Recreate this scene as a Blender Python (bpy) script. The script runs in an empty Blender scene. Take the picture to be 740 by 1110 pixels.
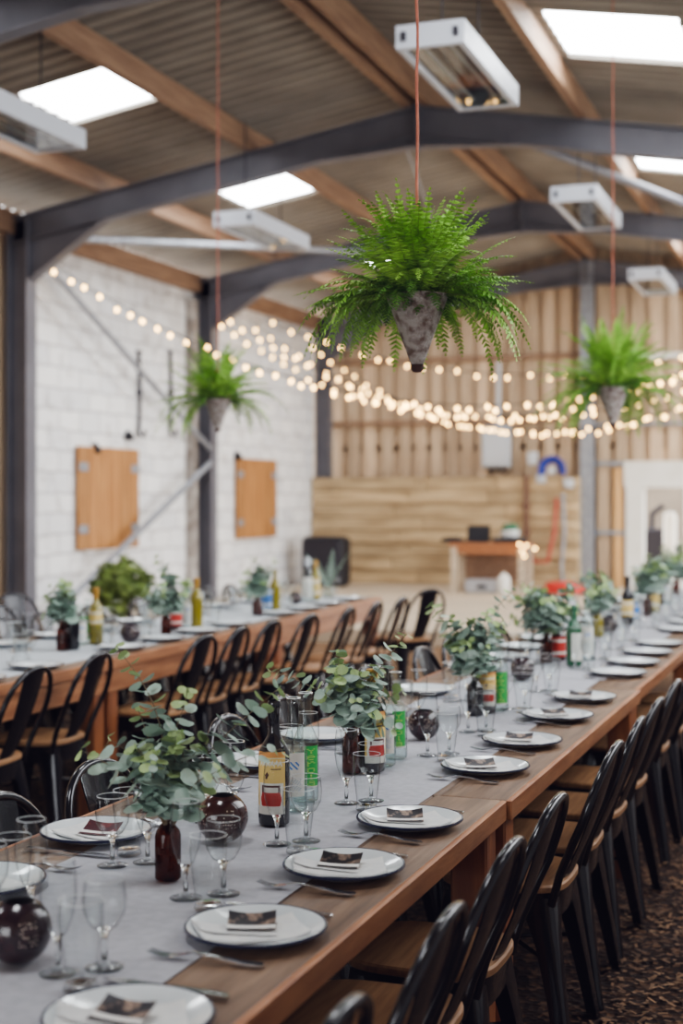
import bpy, math, random
from mathutils import Vector, Matrix
random.seed(7)
SC = bpy.context.scene
COL = SC.collection
PI = math.pi

# ------------------------------------------------------------------ camera geometry (740 x 1110 photograph)
F = 1541.0
YAW = math.radians(19.64)
S, C = math.sin(YAW), math.cos(YAW)
CAMH, HY = 1.53, 540.0

def ray(px, py):
    a = (px - 370) / F; b = (HY - py) / F
    return (C * a - S, S * a + C, b)
def at(px, py, z):                       # point of the plane z seen at a photo position
    r = ray(px, py); d = (z - CAMH) / r[2]
    return Vector((r[0] * d, r[1] * d, z))
def atX(px, py, X):
    r = ray(px, py); d = X / r[0]
    return Vector((X, r[1] * d, CAMH + r[2] * d))
def atY(px, py, Y):
    r = ray(px, py); d = Y / r[1]
    return Vector((r[0] * d, Y, CAMH + r[2] * d))
def atD(px, py, d):
    r = ray(px, py)
    return Vector((r[0] * d, r[1] * d, CAMH + r[2] * d))

cam = bpy.data.cameras.new('camera'); cob = bpy.data.objects.new('camera', cam); COL.objects.link(cob)
cam.sensor_fit = 'VERTICAL'; cam.sensor_height = 36; cam.sensor_width = 24
cam.lens = 36 * F / 1110
cam.shift_y = -15 / 1110
cam.clip_start = 0.05; cam.clip_end = 300
cob.location = (0, 0, CAMH); cob.rotation_euler = (PI / 2, 0, YAW)
cam.dof.use_dof = True; cam.dof.focus_distance = 3.5; cam.dof.aperture_fstop = 2.3
cam.dof.aperture_blades = 0
SC.camera = cob

# ------------------------------------------------------------------ materials
def new_mat(name):
    m = bpy.data.materials.new(name); m.use_nodes = True
    nt = m.node_tree; nt.nodes.clear()
    out = nt.nodes.new('ShaderNodeOutputMaterial')
    return m, nt, out
def N(nt, kind, **kw):
    n = nt.nodes.new(kind)
    for k, v in kw.items():
        if k in n.inputs.keys(): n.inputs[k].default_value = v
        else: setattr(n, k, v)
    return n
def col(c): return (c[0], c[1], c[2], 1)
def srgb(r, g, b):
    f = lambda v: (v / 255 / 12.92) if v / 255 <= 0.04045 else ((v / 255 + 0.055) / 1.055) ** 2.4
    return (f(r), f(g), f(b))

def mat(name, base, rough=0.6, metal=0.0, c2=None, scale=6.0, stretch=(1, 1, 1), detail=4.0, ramp=(0.35, 0.68),
        bump=0.0, bscale=None, island=0.0, objrand=0.0, spec=0.5, trans=0.0, coat=0.0, subsurf=0.0, emit=None, estr=0.0):
    m, nt, out = new_mat(name)
    p = N(nt, 'ShaderNodeBsdfPrincipled'); L = nt.links.new
    p.inputs['Roughness'].default_value = rough; p.inputs['Metallic'].default_value = metal
    p.inputs['Specular IOR Level'].default_value = spec
    p.inputs['Coat Weight'].default_value = coat
    p.inputs['Transmission Weight'].default_value = trans
    L(p.outputs[0], out.inputs[0])
    tc = N(nt, 'ShaderNodeTexCoord'); mp = N(nt, 'ShaderNodeMapping'); mp.inputs['Scale'].default_value = stretch
    L(tc.outputs['Object'], mp.inputs[0])
    src = None
    if c2 is not None:
        no = N(nt, 'ShaderNodeTexNoise', Scale=scale, Detail=detail); L(mp.outputs[0], no.inputs['Vector'])
        r = N(nt, 'ShaderNodeValToRGB'); r.color_ramp.elements[0].position = ramp[0]; r.color_ramp.elements[1].position = ramp[1]
        r.color_ramp.elements[0].color = col(base); r.color_ramp.elements[1].color = col(c2)
        L(no.outputs['Fac'], r.inputs[0]); src = r.outputs[0]
    else:
        rgb = N(nt, 'ShaderNodeRGB'); rgb.outputs[0].default_value = col(base); src = rgb.outputs[0]
    def vary(src, outp, amt):
        mr = N(nt, 'ShaderNodeMapRange'); mr.inputs['To Min'].default_value = 1 - amt; mr.inputs['To Max'].default_value = 1 + amt
        L(outp, mr.inputs['Value'])
        hs = N(nt, 'ShaderNodeHueSaturation'); L(mr.outputs[0], hs.inputs['Value']); L(src, hs.inputs['Color'])
        return hs.outputs[0]
    if island:
        g = N(nt, 'ShaderNodeNewGeometry'); src = vary(src, g.outputs['Random Per Island'], island)
    if objrand:
        oi = N(nt, 'ShaderNodeObjectInfo'); src = vary(src, oi.outputs['Random'], objrand)
    L(src, p.inputs['Base Color'])
    if bump:
        nb = N(nt, 'ShaderNodeTexNoise', Scale=bscale or scale * 4, Detail=3.0); L(mp.outputs[0], nb.inputs['Vector'])
        b = N(nt, 'ShaderNodeBump', Strength=bump, Distance=0.02); L(nb.outputs['Fac'], b.inputs['Height']); L(b.outputs[0], p.inputs['Normal'])
    if emit is not None:
        p.inputs['Emission Color'].default_value = col(emit); p.inputs['Emission Strength'].default_value = estr
    return m

def thin_glass(name, tint=(0.97, 0.985, 0.985), refl=1.0, rough=0.0, edge=0.25):
    """thin wall of glass: clear straight through, mirror-like at grazing angles, darker towards the edges"""
    m, nt, out = new_mat(name); L = nt.links.new
    lw = N(nt, 'ShaderNodeLayerWeight', Blend=0.5)
    def pw_(e):
        p = N(nt, 'ShaderNodeMath', operation='POWER'); L(lw.outputs['Facing'], p.inputs[0]); p.inputs[1].default_value = e; return p.outputs[0]
    mixc = N(nt, 'ShaderNodeMix', data_type='RGBA'); L(pw_(4.0), mixc.inputs[0])
    mixc.inputs[6].default_value = col(tint); mixc.inputs[7].default_value = col([t * edge for t in tint])
    tr = N(nt, 'ShaderNodeBsdfTransparent'); L(mixc.outputs[2], tr.inputs[0])
    gl = N(nt, 'ShaderNodeBsdfGlossy', Roughness=rough)
    mu = N(nt, 'ShaderNodeMath', operation='MULTIPLY_ADD'); L(pw_(4.0), mu.inputs[0]); mu.inputs[1].default_value = 0.55 * refl; mu.inputs[2].default_value = 0.03 * refl
    mx = N(nt, 'ShaderNodeMixShader'); L(mu.outputs[0], mx.inputs[0]); L(tr.outputs[0], mx.inputs[1]); L(gl.outputs[0], mx.inputs[2])
    L(mx.outputs[0], out.inputs[0])
    return m

def emission(name, c, s):
    m, nt, out = new_mat(name)
    e = N(nt, 'ShaderNodeEmission', Strength=s); e.inputs[0].default_value = col(c)
    nt.links.new(e.outputs[0], out.inputs[0]); return m

M = {}
M['glass'] = thin_glass('clear_glass', edge=0.22)
M['rim_glint'] = mat('lip_glint', (.85, .88, .9), .05, spec=.8)  # opaque near-white: the bright glint of a glass edge put into its colour
M['bottle_glass'] = thin_glass('clear_bottle_glass', (0.92, 0.97, 0.96), refl=1.9, edge=0.2)
M['amber'] = thin_glass('amber_glass', (0.30, 0.10, 0.03), edge=0.15)
M['dark_glass'] = mat('dark_wine_glass', (0.012, 0.012, 0.016), 0.06, coat=0.5)
M['thick_glass'] = mat('solid_glass', (0.95, 0.98, 0.98), 0.02, trans=1.0)
M['enamel'] = mat('white_enamel', srgb(226, 231, 234), 0.16, coat=0.4, c2=srgb(216, 222, 226), scale=4)
M['blue_rim'] = mat('navy_enamel_rim', srgb(34, 40, 66), 0.25)
M['steel'] = mat('cutlery_steel', (0.62, 0.63, 0.65), 0.16, 1.0)
M['napkin'] = mat('white_napkin', srgb(228, 228, 226), 0.9, c2=srgb(214, 215, 216), scale=30, bump=0.1)
M['card_dark'] = mat('card_print', srgb(26, 20, 26), 0.45, c2=srgb(168, 142, 124), scale=60, ramp=(0.5, 0.75), objrand=0.3)
M['card_red'] = mat('card_print_red', srgb(70, 14, 26), 0.45, c2=srgb(120, 40, 40), scale=40, ramp=(0.5, 0.7))
M['card_white'] = mat('card_white', srgb(235, 233, 230), 0.5)
M['runner'] = mat('grey_runner', srgb(180, 180, 187), 0.95, c2=srgb(168, 168, 175), scale=40, stretch=(1, 1, 1), bump=0.12, bscale=300)
M['runner_white'] = mat('white_runner', srgb(206, 211, 217), 0.95, c2=srgb(196, 202, 208), scale=30, bump=0.1)
M['table_wood'] = mat('worn_table_wood', srgb(96, 74, 57), 0.5, c2=srgb(142, 115, 92), scale=5, stretch=(9, 0.8, 9), detail=8, ramp=(0.3, 0.75), island=0.16, bump=0.15, bscale=14)
M['pine'] = mat('orange_pine', srgb(150, 96, 62), 0.45, c2=srgb(184, 130, 90), scale=4, stretch=(8, 1, 8), detail=7, island=0.14, bump=0.1)
M['pine_v'] = mat('orange_pine_upright', srgb(128, 74, 42), 0.5, c2=srgb(166, 104, 62), scale=4, stretch=(8, 8, 1), detail=7, island=0.1, bump=0.1)
M['chair'] = mat('black_chair_steel', srgb(24, 23, 28), 0.2, 0.35, c2=srgb(32, 31, 37), scale=8, coat=0.4, bump=0.02)
M['seat'] = mat('chair_seat_wood', srgb(150, 108, 72), 0.45, c2=srgb(180, 138, 98), scale=6, stretch=(1, 10, 10), detail=6, objrand=0.12)
M['zinc'] = mat('weathered_zinc', srgb(172, 164, 160), 0.6, 0.15, c2=srgb(112, 92, 82), scale=38, detail=10, ramp=(0.42, 0.62), bump=0.5, bscale=120)
M['rust'] = mat('rusty_tip', srgb(52, 30, 26), 0.75, c2=srgb(80, 48, 36), scale=60, bump=0.4)
M['rope'] = mat('pink_twine', srgb(196, 122, 100), 0.8, c2=srgb(160, 92, 74), scale=60, stretch=(1, 1, 0.4))
M['fern'] = mat('fern_green', srgb(108, 160, 52), 0.5, c2=srgb(164, 208, 92), scale=7, ramp=(0.35, 0.65), island=0.25, spec=0.3)
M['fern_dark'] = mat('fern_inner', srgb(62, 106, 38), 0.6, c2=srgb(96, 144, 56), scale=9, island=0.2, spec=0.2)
M['frond_stem'] = mat('frond_stem', srgb(110, 130, 60), 0.6)
M['euca'] = mat('eucalyptus_leaf', srgb(148, 172, 158), 0.5, c2=srgb(182, 200, 190), scale=9, island=0.22, spec=0.35)
M['euca_young'] = mat('eucalyptus_young_leaf', srgb(150, 174, 116), 0.5, c2=srgb(174, 194, 140), scale=9, island=0.2, spec=0.35)
M['twig'] = mat('twig', srgb(118, 100, 76), 0.7)
M['brown_ball'] = mat('brown_glazed', srgb(70, 36, 30), 0.18, c2=srgb(52, 28, 26), scale=9, coat=0.5)
M['dark_ball'] = mat('dark_glazed', srgb(44, 28, 34), 0.2, c2=srgb(58, 34, 38), scale=40, ramp=(0.5, 0.65), coat=0.4)
M['hole'] = mat('pierced_hole', srgb(214, 198, 184), 0.5)
M['void'] = mat('dark_inside', (0.006, 0.005, 0.006), 0.9)
M['l_yellow'] = mat('label_yellow', srgb(238, 206, 124), 0.6)
M['l_orange'] = mat('label_orange', srgb(228, 164, 96), 0.6)
M['l_white'] = mat('label_white', srgb(232, 230, 222), 0.6)
M['l_red'] = mat('label_red', srgb(196, 60, 48), 0.6)
M['l_brown'] = mat('label_brown', srgb(86, 44, 30), 0.6)
M['l_green'] = mat('label_green', srgb(70, 190, 92), 0.6)
M['l_lime'] = mat('label_lime', srgb(206, 236, 120), 0.6)
M['l_blue'] = mat('label_pale_blue', srgb(176, 192, 212), 0.6)
M['l_deep'] = mat('label_blue', srgb(64, 130, 206), 0.6)
M['gold_foil'] = mat('gold_foil', srgb(206, 160, 78), 0.35, 0.6)
M['olive_glass'] = mat('olive_bottle_glass', srgb(140, 128, 40), 0.1, coat=0.4)
M['green_glass'] = mat('green_bottle_glass', srgb(34, 96, 62), 0.1, coat=0.4)
M['sauce'] = mat('sauce_bottle', srgb(60, 22, 18), 0.2, coat=0.3)
M['beam'] = mat('painted_steel', srgb(112, 112, 120), 0.5, 0.1, c2=srgb(100, 100, 108), scale=3, bump=0.03)
M['galv'] = mat('galvanised_steel', srgb(164, 168, 176), 0.45, 0.4, c2=srgb(140, 145, 154), scale=12)
M['purlin'] = mat('timber_purlin', srgb(128, 98, 76), 0.65, c2=srgb(158, 128, 102), scale=3, stretch=(9, 0.7, 9), detail=6, bump=0.1)
M['bulb'] = emission('warm_bulb', (1.0, 0.60, 0.20), 15.0)
M['bulb_cable'] = mat('bulb_cable', srgb(40, 44, 40), 0.6)
M['heater'] = mat('white_enamelled_steel', srgb(206, 210, 220), 0.4, 0.1)
M['reflector'] = mat('polished_reflector', (0.62, 0.60, 0.60), 0.16, 1.0, c2=(0.36, 0.33, 0.32), scale=7, bump=0.15, bscale=10)
M['black'] = mat('matt_black', srgb(28, 28, 34), 0.6)
M['shutter'] = mat('orange_shutter_wood', srgb(158, 108, 60), 0.55, c2=srgb(190, 140, 86), scale=3, stretch=(8, 8, 0.8), detail=6, island=0.12)
M['iron'] = mat('dark_iron', srgb(58, 56, 62), 0.55, 0.5)
M['grey_box'] = mat('pale_grey_box', srgb(196, 200, 206), 0.5)
M['white_paint'] = mat('white_door_paint', srgb(236, 234, 228), 0.5, c2=srgb(226, 223, 214), scale=3)
M['silver'] = mat('silver_case', srgb(186, 188, 194), 0.4, 0.3)
M['hose_blue'] = mat('blue_hose', srgb(40, 58, 150), 0.45)
M['hose_red'] = mat('red_hose', srgb(176, 74, 54), 0.5)
M['red'] = mat('red_plastic', srgb(206, 62, 50), 0.45)
M['copper'] = mat('brown_pipe', srgb(110, 76, 62), 0.5, 0.3)
M['bush'] = mat('bush_leaf', srgb(92, 118, 48), 0.6, c2=srgb(140, 158, 74), scale=6, island=0.35)
M['terracotta'] = mat('dull_pot', srgb(92, 84, 80), 0.8)
M['board'] = mat('vertical_boards', srgb(180, 155, 128), 0.75, c2=srgb(214, 191, 162), scale=2.2, stretch=(7, 7, 0.5), detail=7, island=0.22, bump=0.2, bscale=9)
M['sleeper'] = mat('timber_sleepers', srgb(164, 140, 106), 0.8, c2=srgb(208, 184, 146), scale=2.0, stretch=(0.7, 5, 5), detail=8, island=0.16, bump=0.3, bscale=10)
M['stage'] = mat('pale_stage_boards', srgb(190, 174, 152), 0.75, c2=srgb(206, 190, 168), scale=2, stretch=(0.6, 5, 5), island=0.06, bump=0.1)
M['outside_wall'] = mat('outside_render', srgb(150, 140, 128), 0.9, c2=srgb(132, 122, 112), scale=3)

def roof_mat():
    m = mat('fibre_cement_sheet', srgb(148, 141, 131), 0.8, c2=srgb(124, 117, 108), scale=1.3, detail=6, bump=0.1, bscale=30)
    return m
M['roof'] = roof_mat()
M['skylight'] = emission('translucent_rooflight', (0.95, 0.975, 1.0), 16.0)

def block_wall_mat():
    m, nt, out = new_mat('whitewashed_blockwork'); L = nt.links.new
    p = N(nt, 'ShaderNodeBsdfPrincipled', Roughness=0.85); L(p.outputs[0], out.inputs[0])
    tc = N(nt, 'ShaderNodeTexCoord'); sx = N(nt, 'ShaderNodeSeparateXYZ'); cx = N(nt, 'ShaderNodeCombineXYZ')
    L(tc.outputs['Object'], sx.inputs[0]); L(sx.outputs[1], cx.inputs[0]); L(sx.outputs[2], cx.inputs[1])
    nz = N(nt, 'ShaderNodeTexNoise', Scale=2.2, Detail=3.0); L(cx.outputs[0], nz.inputs['Vector'])
    vm = N(nt, 'ShaderNodeVectorMath', operation='MULTIPLY_ADD'); L(nz.outputs['Color'], vm.inputs[0]); vm.inputs[1].default_value = (0.10, 0.10, 0); L(cx.outputs[0], vm.inputs[2])
    bk = N(nt, 'ShaderNodeTexBrick'); L(vm.outputs[0], bk.inputs['Vector'])
    bk.inputs['Scale'].default_value = 1.0; bk.inputs['Brick Width'].default_value = 0.46; bk.inputs['Row Height'].default_value = 0.235
    bk.inputs['Mortar Size'].default_value = 0.012; bk.inputs['Mortar Smooth'].default_value = 0.6
    bk.inputs['Color1'].default_value = col(srgb(248, 248, 248)); bk.inputs['Color2'].default_value = col(srgb(232, 233, 236)); bk.inputs['Mortar'].default_value = col(srgb(186, 184, 186))
    n2 = N(nt, 'ShaderNodeTexNoise', Scale=3.0, Detail=8.0, Roughness=0.7); L(cx.outputs[0], n2.inputs['Vector'])
    r2 = N(nt, 'ShaderNodeValToRGB'); r2.color_ramp.elements[0].position = 0.26; r2.color_ramp.elements[1].position = 0.46
    r2.color_ramp.elements[0].color = col(srgb(150, 138, 130)); r2.color_ramp.elements[1].color = (1, 1, 1, 1); L(n2.outputs['Fac'], r2.inputs[0])
    mx = N(nt, 'ShaderNodeMix', data_type='RGBA', blend_type='MULTIPLY'); mx.inputs[0].default_value = 0.75
    L(bk.outputs['Color'], mx.inputs[6]); L(r2.outputs[0], mx.inputs[7])
    # bare grey-brown patches towards the top of the wall
    mr = N(nt, 'ShaderNodeMapRange'); mr.inputs['From Min'].default_value = 3.1; mr.inputs['From Max'].default_value = 4.6; L(sx.outputs[2], mr.inputs['Value'])
    n3 = N(nt, 'ShaderNodeTexNoise', Scale=4.0, Detail=6.0); L(cx.outputs[0], n3.inputs['Vector'])
    mul = N(nt, 'ShaderNodeMath', operation='MULTIPLY'); L(mr.outputs[0], mul.inputs[0]); L(n3.outputs['Fac'], mul.inputs[1])
    mx2 = N(nt, 'ShaderNodeMix', data_type='RGBA'); L(mul.outputs[0], mx2.inputs[0]); L(mx.outputs[2], mx2.inputs[6]); mx2.inputs[7].default_value = col(srgb(120, 106, 96))
    L(mx2.outputs[2], p.inputs['Base Color'])
    b = N(nt, 'ShaderNodeBump', Strength=0.5, Distance=0.03); inv = N(nt, 'ShaderNodeMath', operation='SUBTRACT'); inv.inputs[0].default_value = 1.0
    L(bk.outputs['Fac'], inv.inputs[1]); ad = N(nt, 'ShaderNodeMath', operation='ADD'); L(inv.outputs[0], ad.inputs[0]); L(n2.outputs['Fac'], ad.inputs[1])
    L(ad.outputs[0], b.inputs['Height']); L(b.outputs[0], p.inputs['Normal'])
    return m
M['blockwall'] = block_wall_mat()
M['bounce_ground'] = mat('pale_bounce_ground', srgb(196, 192, 184), .9)  # kept pale so the ground throws light back

def ground_mat():
    m, nt, out = new_mat('woodchip_ground'); L = nt.links.new
    p = N(nt, 'ShaderNodeBsdfPrincipled', Roughness=0.9); L(p.outputs[0], out.inputs[0]); p.inputs['Specular IOR Level'].default_value = 0.2
    tc = N(nt, 'ShaderNodeTexCoord')
    v = N(nt, 'ShaderNodeTexVoronoi', Scale=42.0); v.inputs['Randomness'].default_value = 1; L(tc.outputs['Object'], v.inputs['Vector'])
    r = N(nt, 'ShaderNodeValToRGB'); e = r.color_ramp.elements
    e[0].position = 0.0; e[0].color = col(srgb(46, 36, 32)); e[1].position = 1.0; e[1].color = col(srgb(128, 98, 76))
    e2 = r.color_ramp.elements.new(0.7); e2.color = col(srgb(74, 56, 46))
    sp = N(nt, 'ShaderNodeSeparateColor'); L(v.outputs['Color'], sp.inputs[0]); L(sp.outputs[0], r.inputs[0])
    n = N(nt, 'ShaderNodeTexNoise', Scale=1.6, Detail=5.0); L(tc.outputs['Object'], n.inputs['Vector'])
    r2 = N(nt, 'ShaderNodeValToRGB'); r2.color_ramp.elements[0].position = 0.35; r2.color_ramp.elements[1].position = 0.7
    r2.color_ramp.elements[0].color = (0.6, 0.57, 0.55, 1); r2.color_ramp.elements[1].color = (1.15, 1.1, 1.0, 1); L(n.outputs['Fac'], r2.inputs[0])
    mx = N(nt, 'ShaderNodeMix', data_type='RGBA', blend_type='MULTIPLY'); mx.inputs[0].default_value = 1
    L(r.outputs[0], mx.inputs[6]); L(r2.outputs[0], mx.inputs[7])
    # straw-pale bare earth in front of the stage
    sx = N(nt, 'ShaderNodeSeparateXYZ'); L(tc.outputs['Object'], sx.inputs[0])
    mr = N(nt, 'ShaderNodeMapRange'); mr.inputs['From Min'].default_value = 8.5; mr.inputs['From Max'].default_value = 12.5; L(sx.outputs[1], mr.inputs['Value'])
    mx2 = N(nt, 'ShaderNodeMix', data_type='RGBA'); L(mr.outputs[0], mx2.inputs[0]); L(mx.outputs[2], mx2.inputs[6]); mx2.inputs[7].default_value = col(srgb(128, 100, 74))
    L(mx2.outputs[2], p.inputs['Base Color'])
    b = N(nt, 'ShaderNodeBump', Strength=0.8, Distance=0.02); L(v.outputs['Distance'], b.inputs['Height']); L(b.outputs[0], p.inputs['Normal'])
    return m
M['ground'] = ground_mat()
M['chip'] = mat('wood_chip', srgb(92, 66, 48), 0.8, c2=srgb(150, 116, 84), scale=3, island=0.4)

# ------------------------------------------------------------------ mesh builder
class MB:
    def __init__(self): self.v = []; self.f = []; self.mi = []
    def add(self, vs, fs, mi=0):
        o = len(self.v); self.v += [tuple(p) for p in vs]
        for f in fs: self.f.append(tuple(i + o for i in f)); self.mi.append(mi)
        return self
    def box(self, c, s, rot=None, mi=0, bev=0.0):
        hx, hy, hz = s[0] / 2, s[1] / 2, s[2] / 2; c = Vector(c)
        if bev <= 0:
            vs = [Vector((x, y, z)) for z in (-hz, hz) for x, y in ((-hx, -hy), (hx, -hy), (hx, hy), (-hx, hy))]
            fs = [(3, 2, 1, 0), (4, 5, 6, 7), (0, 1, 5, 4), (1, 2, 6, 5), (2, 3, 7, 6), (3, 0, 4, 7)]
        else:
            b = min(bev, hx * .9, hy * .9, hz * .9)
            def ring(ix, iy, z): return [Vector(p) for p in ((-hx + ix + b * 0, -hy + iy, z), (hx - ix, -hy + iy, z), (hx - ix, hy - iy, z), (-hx + ix, hy - iy, z))]
            def oct_(i, z):
                x, y = hx - i, hy - i
                return [Vector(p) for p in ((-x + b, -y, z), (x - b, -y, z), (x, -y + b, z), (x, y - b, z), (x - b, y, z), (-x + b, y, z), (-x, y - b, z), (-x, -y + b, z))]
            vs = oct_(b, -hz) + oct_(0, -hz + b) + oct_(0, hz - b) + oct_(b, hz)
            fs = [tuple(range(7, -1, -1)), tuple(range(24, 32))]
            for k in range(3):
                for i in range(8):
                    j = (i + 1) % 8; fs.append((k * 8 + i, k * 8 + j, k * 8 + 8 + j, k * 8 + 8 + i))
        if rot is not None: vs = [rot @ p for p in vs]
        return self.add([p + c for p in vs], fs, mi)
    def bar(self, p0, p1, w, h, up=(0, 0, 1), mi=0, bev=0.0):
        p0, p1 = Vector(p0), Vector(p1); d = p1 - p0; y = d.normalized(); up = Vector(up)
        x = y.cross(up).normalized(); z = x.cross(y)
        R = Matrix((x, y, z)).transposed()
        return self.box((p0 + p1) / 2, (w, d.length, h), R, mi, bev)
    def tube(self, pts, r, n=8, mi=0, cap=True):
        pts = [Vector(p) for p in pts]; k = len(pts); rs = r if isinstance(r, (list, tuple)) else [r] * k
        vs = []; fs = []; prev = None
        for i, p in enumerate(pts):
            t = (pts[min(i + 1, k - 1)] - pts[max(i - 1, 0)]).normalized()
            if prev is None:
                a = Vector((0, 0, 1)) if abs(t.z) < .9 else Vector((1, 0, 0)); x = t.cross(a).normalized()
            else:
                x = (prev - t * prev.dot(t)).normalized()
            prev = x; y = t.cross(x)
            for j in range(n):
                a = 2 * PI * j / n; vs.append(p + (x * math.cos(a) + y * math.sin(a)) * rs[i])
        for i in range(k - 1):
            for j in range(n):
                j2 = (j + 1) % n; fs.append((i * n + j, i * n + j2, (i + 1) * n + j2, (i + 1) * n + j))
        if cap: fs.append(tuple(range(n - 1, -1, -1))); fs.append(tuple((k - 1) * n + j for j in range(n)))
        return self.add(vs, fs, mi)
    def lathe(self, prof, n=24, mi=0, c=(0, 0, 0), mis=None):
        c = Vector(c); vs = []; fs = []; ms = []; rings = []
        for (r, z) in prof:
            if r < 1e-6: rings.append([len(vs)]); vs.append(c + Vector((0, 0, z)))
            else:
                rings.append(list(range(len(vs), len(vs) + n)))
                vs += [c + Vector((r * math.cos(2 * PI * j / n), r * math.sin(2 * PI * j / n), z)) for j in range(n)]
        o = len(self.v); self.v += [tuple(p) for p in vs]
        for i in range(len(prof) - 1):
            a, b = rings[i], rings[i + 1]; m_ = mis[i] if mis else mi
            for j in range(n):
                j2 = (j + 1) % n
                if len(a) == 1 and len(b) == 1: continue
                if len(a) == 1: f = (a[0], b[j2], b[j])
                elif len(b) == 1: f = (a[j], a[j2], b[0])
                else: f = (a[j], a[j2], b[j2], b[j])
                self.f.append(tuple(q + o for q in f)); self.mi.append(m_)
        return self
    def loft(self, rings, mi=0, cap=True):
        n = len(rings[0]); vs = [p for r in rings for p in r]; fs = []
        for i in range(len(rings) - 1):
            for j in range(n):
                j2 = (j + 1) % n; fs.append((i * n + j, i * n + j2, (i + 1) * n + j2, (i + 1) * n + j))
        if cap: fs.append(tuple(range(n - 1, -1, -1))); fs.append(tuple((len(rings) - 1) * n + j for j in range(n)))
        return self.add(vs, fs, mi)
    def grid(self, fn, nu, nv, mi=0):
        vs = [fn(i / nu, j / nv) for j in range(nv + 1) for i in range(nu + 1)]; o = len(self.v); self.v += [tuple(p) for p in vs]
        for j in range(nv):
            for i in range(nu):
                m_ = mi(i, j) if callable(mi) else mi
                if m_ is None: continue
                a = j * (nu + 1) + i; self.f.append((a + o, a + 1 + o, a + nu + 2 + o, a + nu + 1 + o)); self.mi.append(m_)
        return self
    def mesh(self, name, mats, sharp=40):
        me = bpy.data.meshes.new(name); me.from_pydata(self.v, [], self.f); me.update()
        for m_ in (mats if isinstance(mats, (list, tuple)) else [mats]): me.materials.append(M[m_] if isinstance(m_, str) else m_)
        if any(self.mi): me.polygons.foreach_set('material_index', self.mi)
        if sharp:
            me.polygons.foreach_set('use_smooth', [True] * len(me.polygons)); me.set_sharp_from_angle(angle=math.radians(sharp))
        return me
    def build(self, name, mats, parent=None, loc=None, rot=None, sharp=40):
        o = bpy.data.objects.new(name, self.mesh(name, mats, sharp)); COL.objects.link(o)
        if parent is not None: o.parent = parent
        if loc is not None: o.location = loc
        if rot is not None: o.rotation_euler = rot
        return o

def tag(o, label=None, cat=None, group=None, kind=None):
    if label: o['label'] = label
    if cat: o['category'] = cat
    if group: o['group'] = group
    if kind: o['kind'] = kind
    return o
def empty(name, loc=(0, 0, 0), rz=0.0):
    o = bpy.data.objects.new(name, None); COL.objects.link(o); o.location = loc; o.rotation_euler = (0, 0, rz); o.empty_display_size = 0.1
    return o
def struct(o, label=None): return tag(o, label, None, None, 'structure')
def copy_tree(o, parent=None):
    c = o.copy(); COL.objects.link(c)
    if parent is not None: c.parent = parent
    for ch in list(o.children): copy_tree(ch, c)
    return c
class Proto:
    """the first use takes the object itself, later uses take copies of it and of its parts"""
    def __init__(self, make): self.make = make; self.o = None
    def put(self, loc, rz=0.0, label=None, cat=None, group=None, scale=None):
        if self.o is None: o = self.o = self.make()
        else:
            o = copy_tree(self.o)
        o.location = loc; o.rotation_euler = (0, 0, rz)
        o.scale = scale if scale else (1, 1, 1)
        return tag(o, label, cat, group)
ORD = ['first', 'second', 'third', 'fourth', 'fifth', 'sixth', 'seventh', 'eighth', 'ninth', 'tenth', 'eleventh', 'twelfth', 'thirteenth', 'fourteenth',
       'fifteenth', 'sixteenth', 'seventeenth', 'eighteenth', 'nineteenth', 'twentieth', 'twenty-first', 'twenty-second', 'twenty-third', 'twenty-fourth', 'twenty-fifth', 'twenty-sixth']

# ------------------------------------------------------------------ building shell
RX, ZR, SL = -3.85, 5.46, 0.172          # ridge line, underside of the sheets at the ridge, roof slope
XL, XR = -8.36, 0.66                     # inner faces of the side walls
Y0, YB = -3.5, 22.35                     # open near end, far gable wall
FRAMES = [3.82, 8.39, 12.96, 17.53, 22.1]
def zroof(x): return ZR - SL * abs(x - RX)

floor = MB(); floor.grid(lambda u, v: (-14 + 22 * u, -8 + 40 * v, 0), 22, 40)
struct(floor.build('floor', 'ground'), 'dark earth floor strewn with wood chips')

w = MB(); w.grid(lambda u, v: (1.0 + 14 * u, -10 + 45 * v, .004), 1, 1); struct(w.build('path_bounce_yard', mat('pale_bounce_yard', srgb(196, 192, 184), .9)), 'unseen pale ground added outside the open side to bounce light')  # out of view, added as pale ground to bounce light up to the roof
w = MB(); w.grid(lambda u, v: (-14 + 15 * u, -16 + 12 * v, .004), 1, 1); struct(w.build('path_bounce_apron', 'bounce_ground'), 'unseen pale ground added outside the near end to bounce light')  # out of view, added for bounce light at the near end
w = MB(); w.grid(lambda u, v: (-9 + 12 * u, 22.7 + 10 * v, .004), 1, 1); struct(w.build('path_behind', 'bounce_ground'), 'pale concrete path behind the gable')
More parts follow.
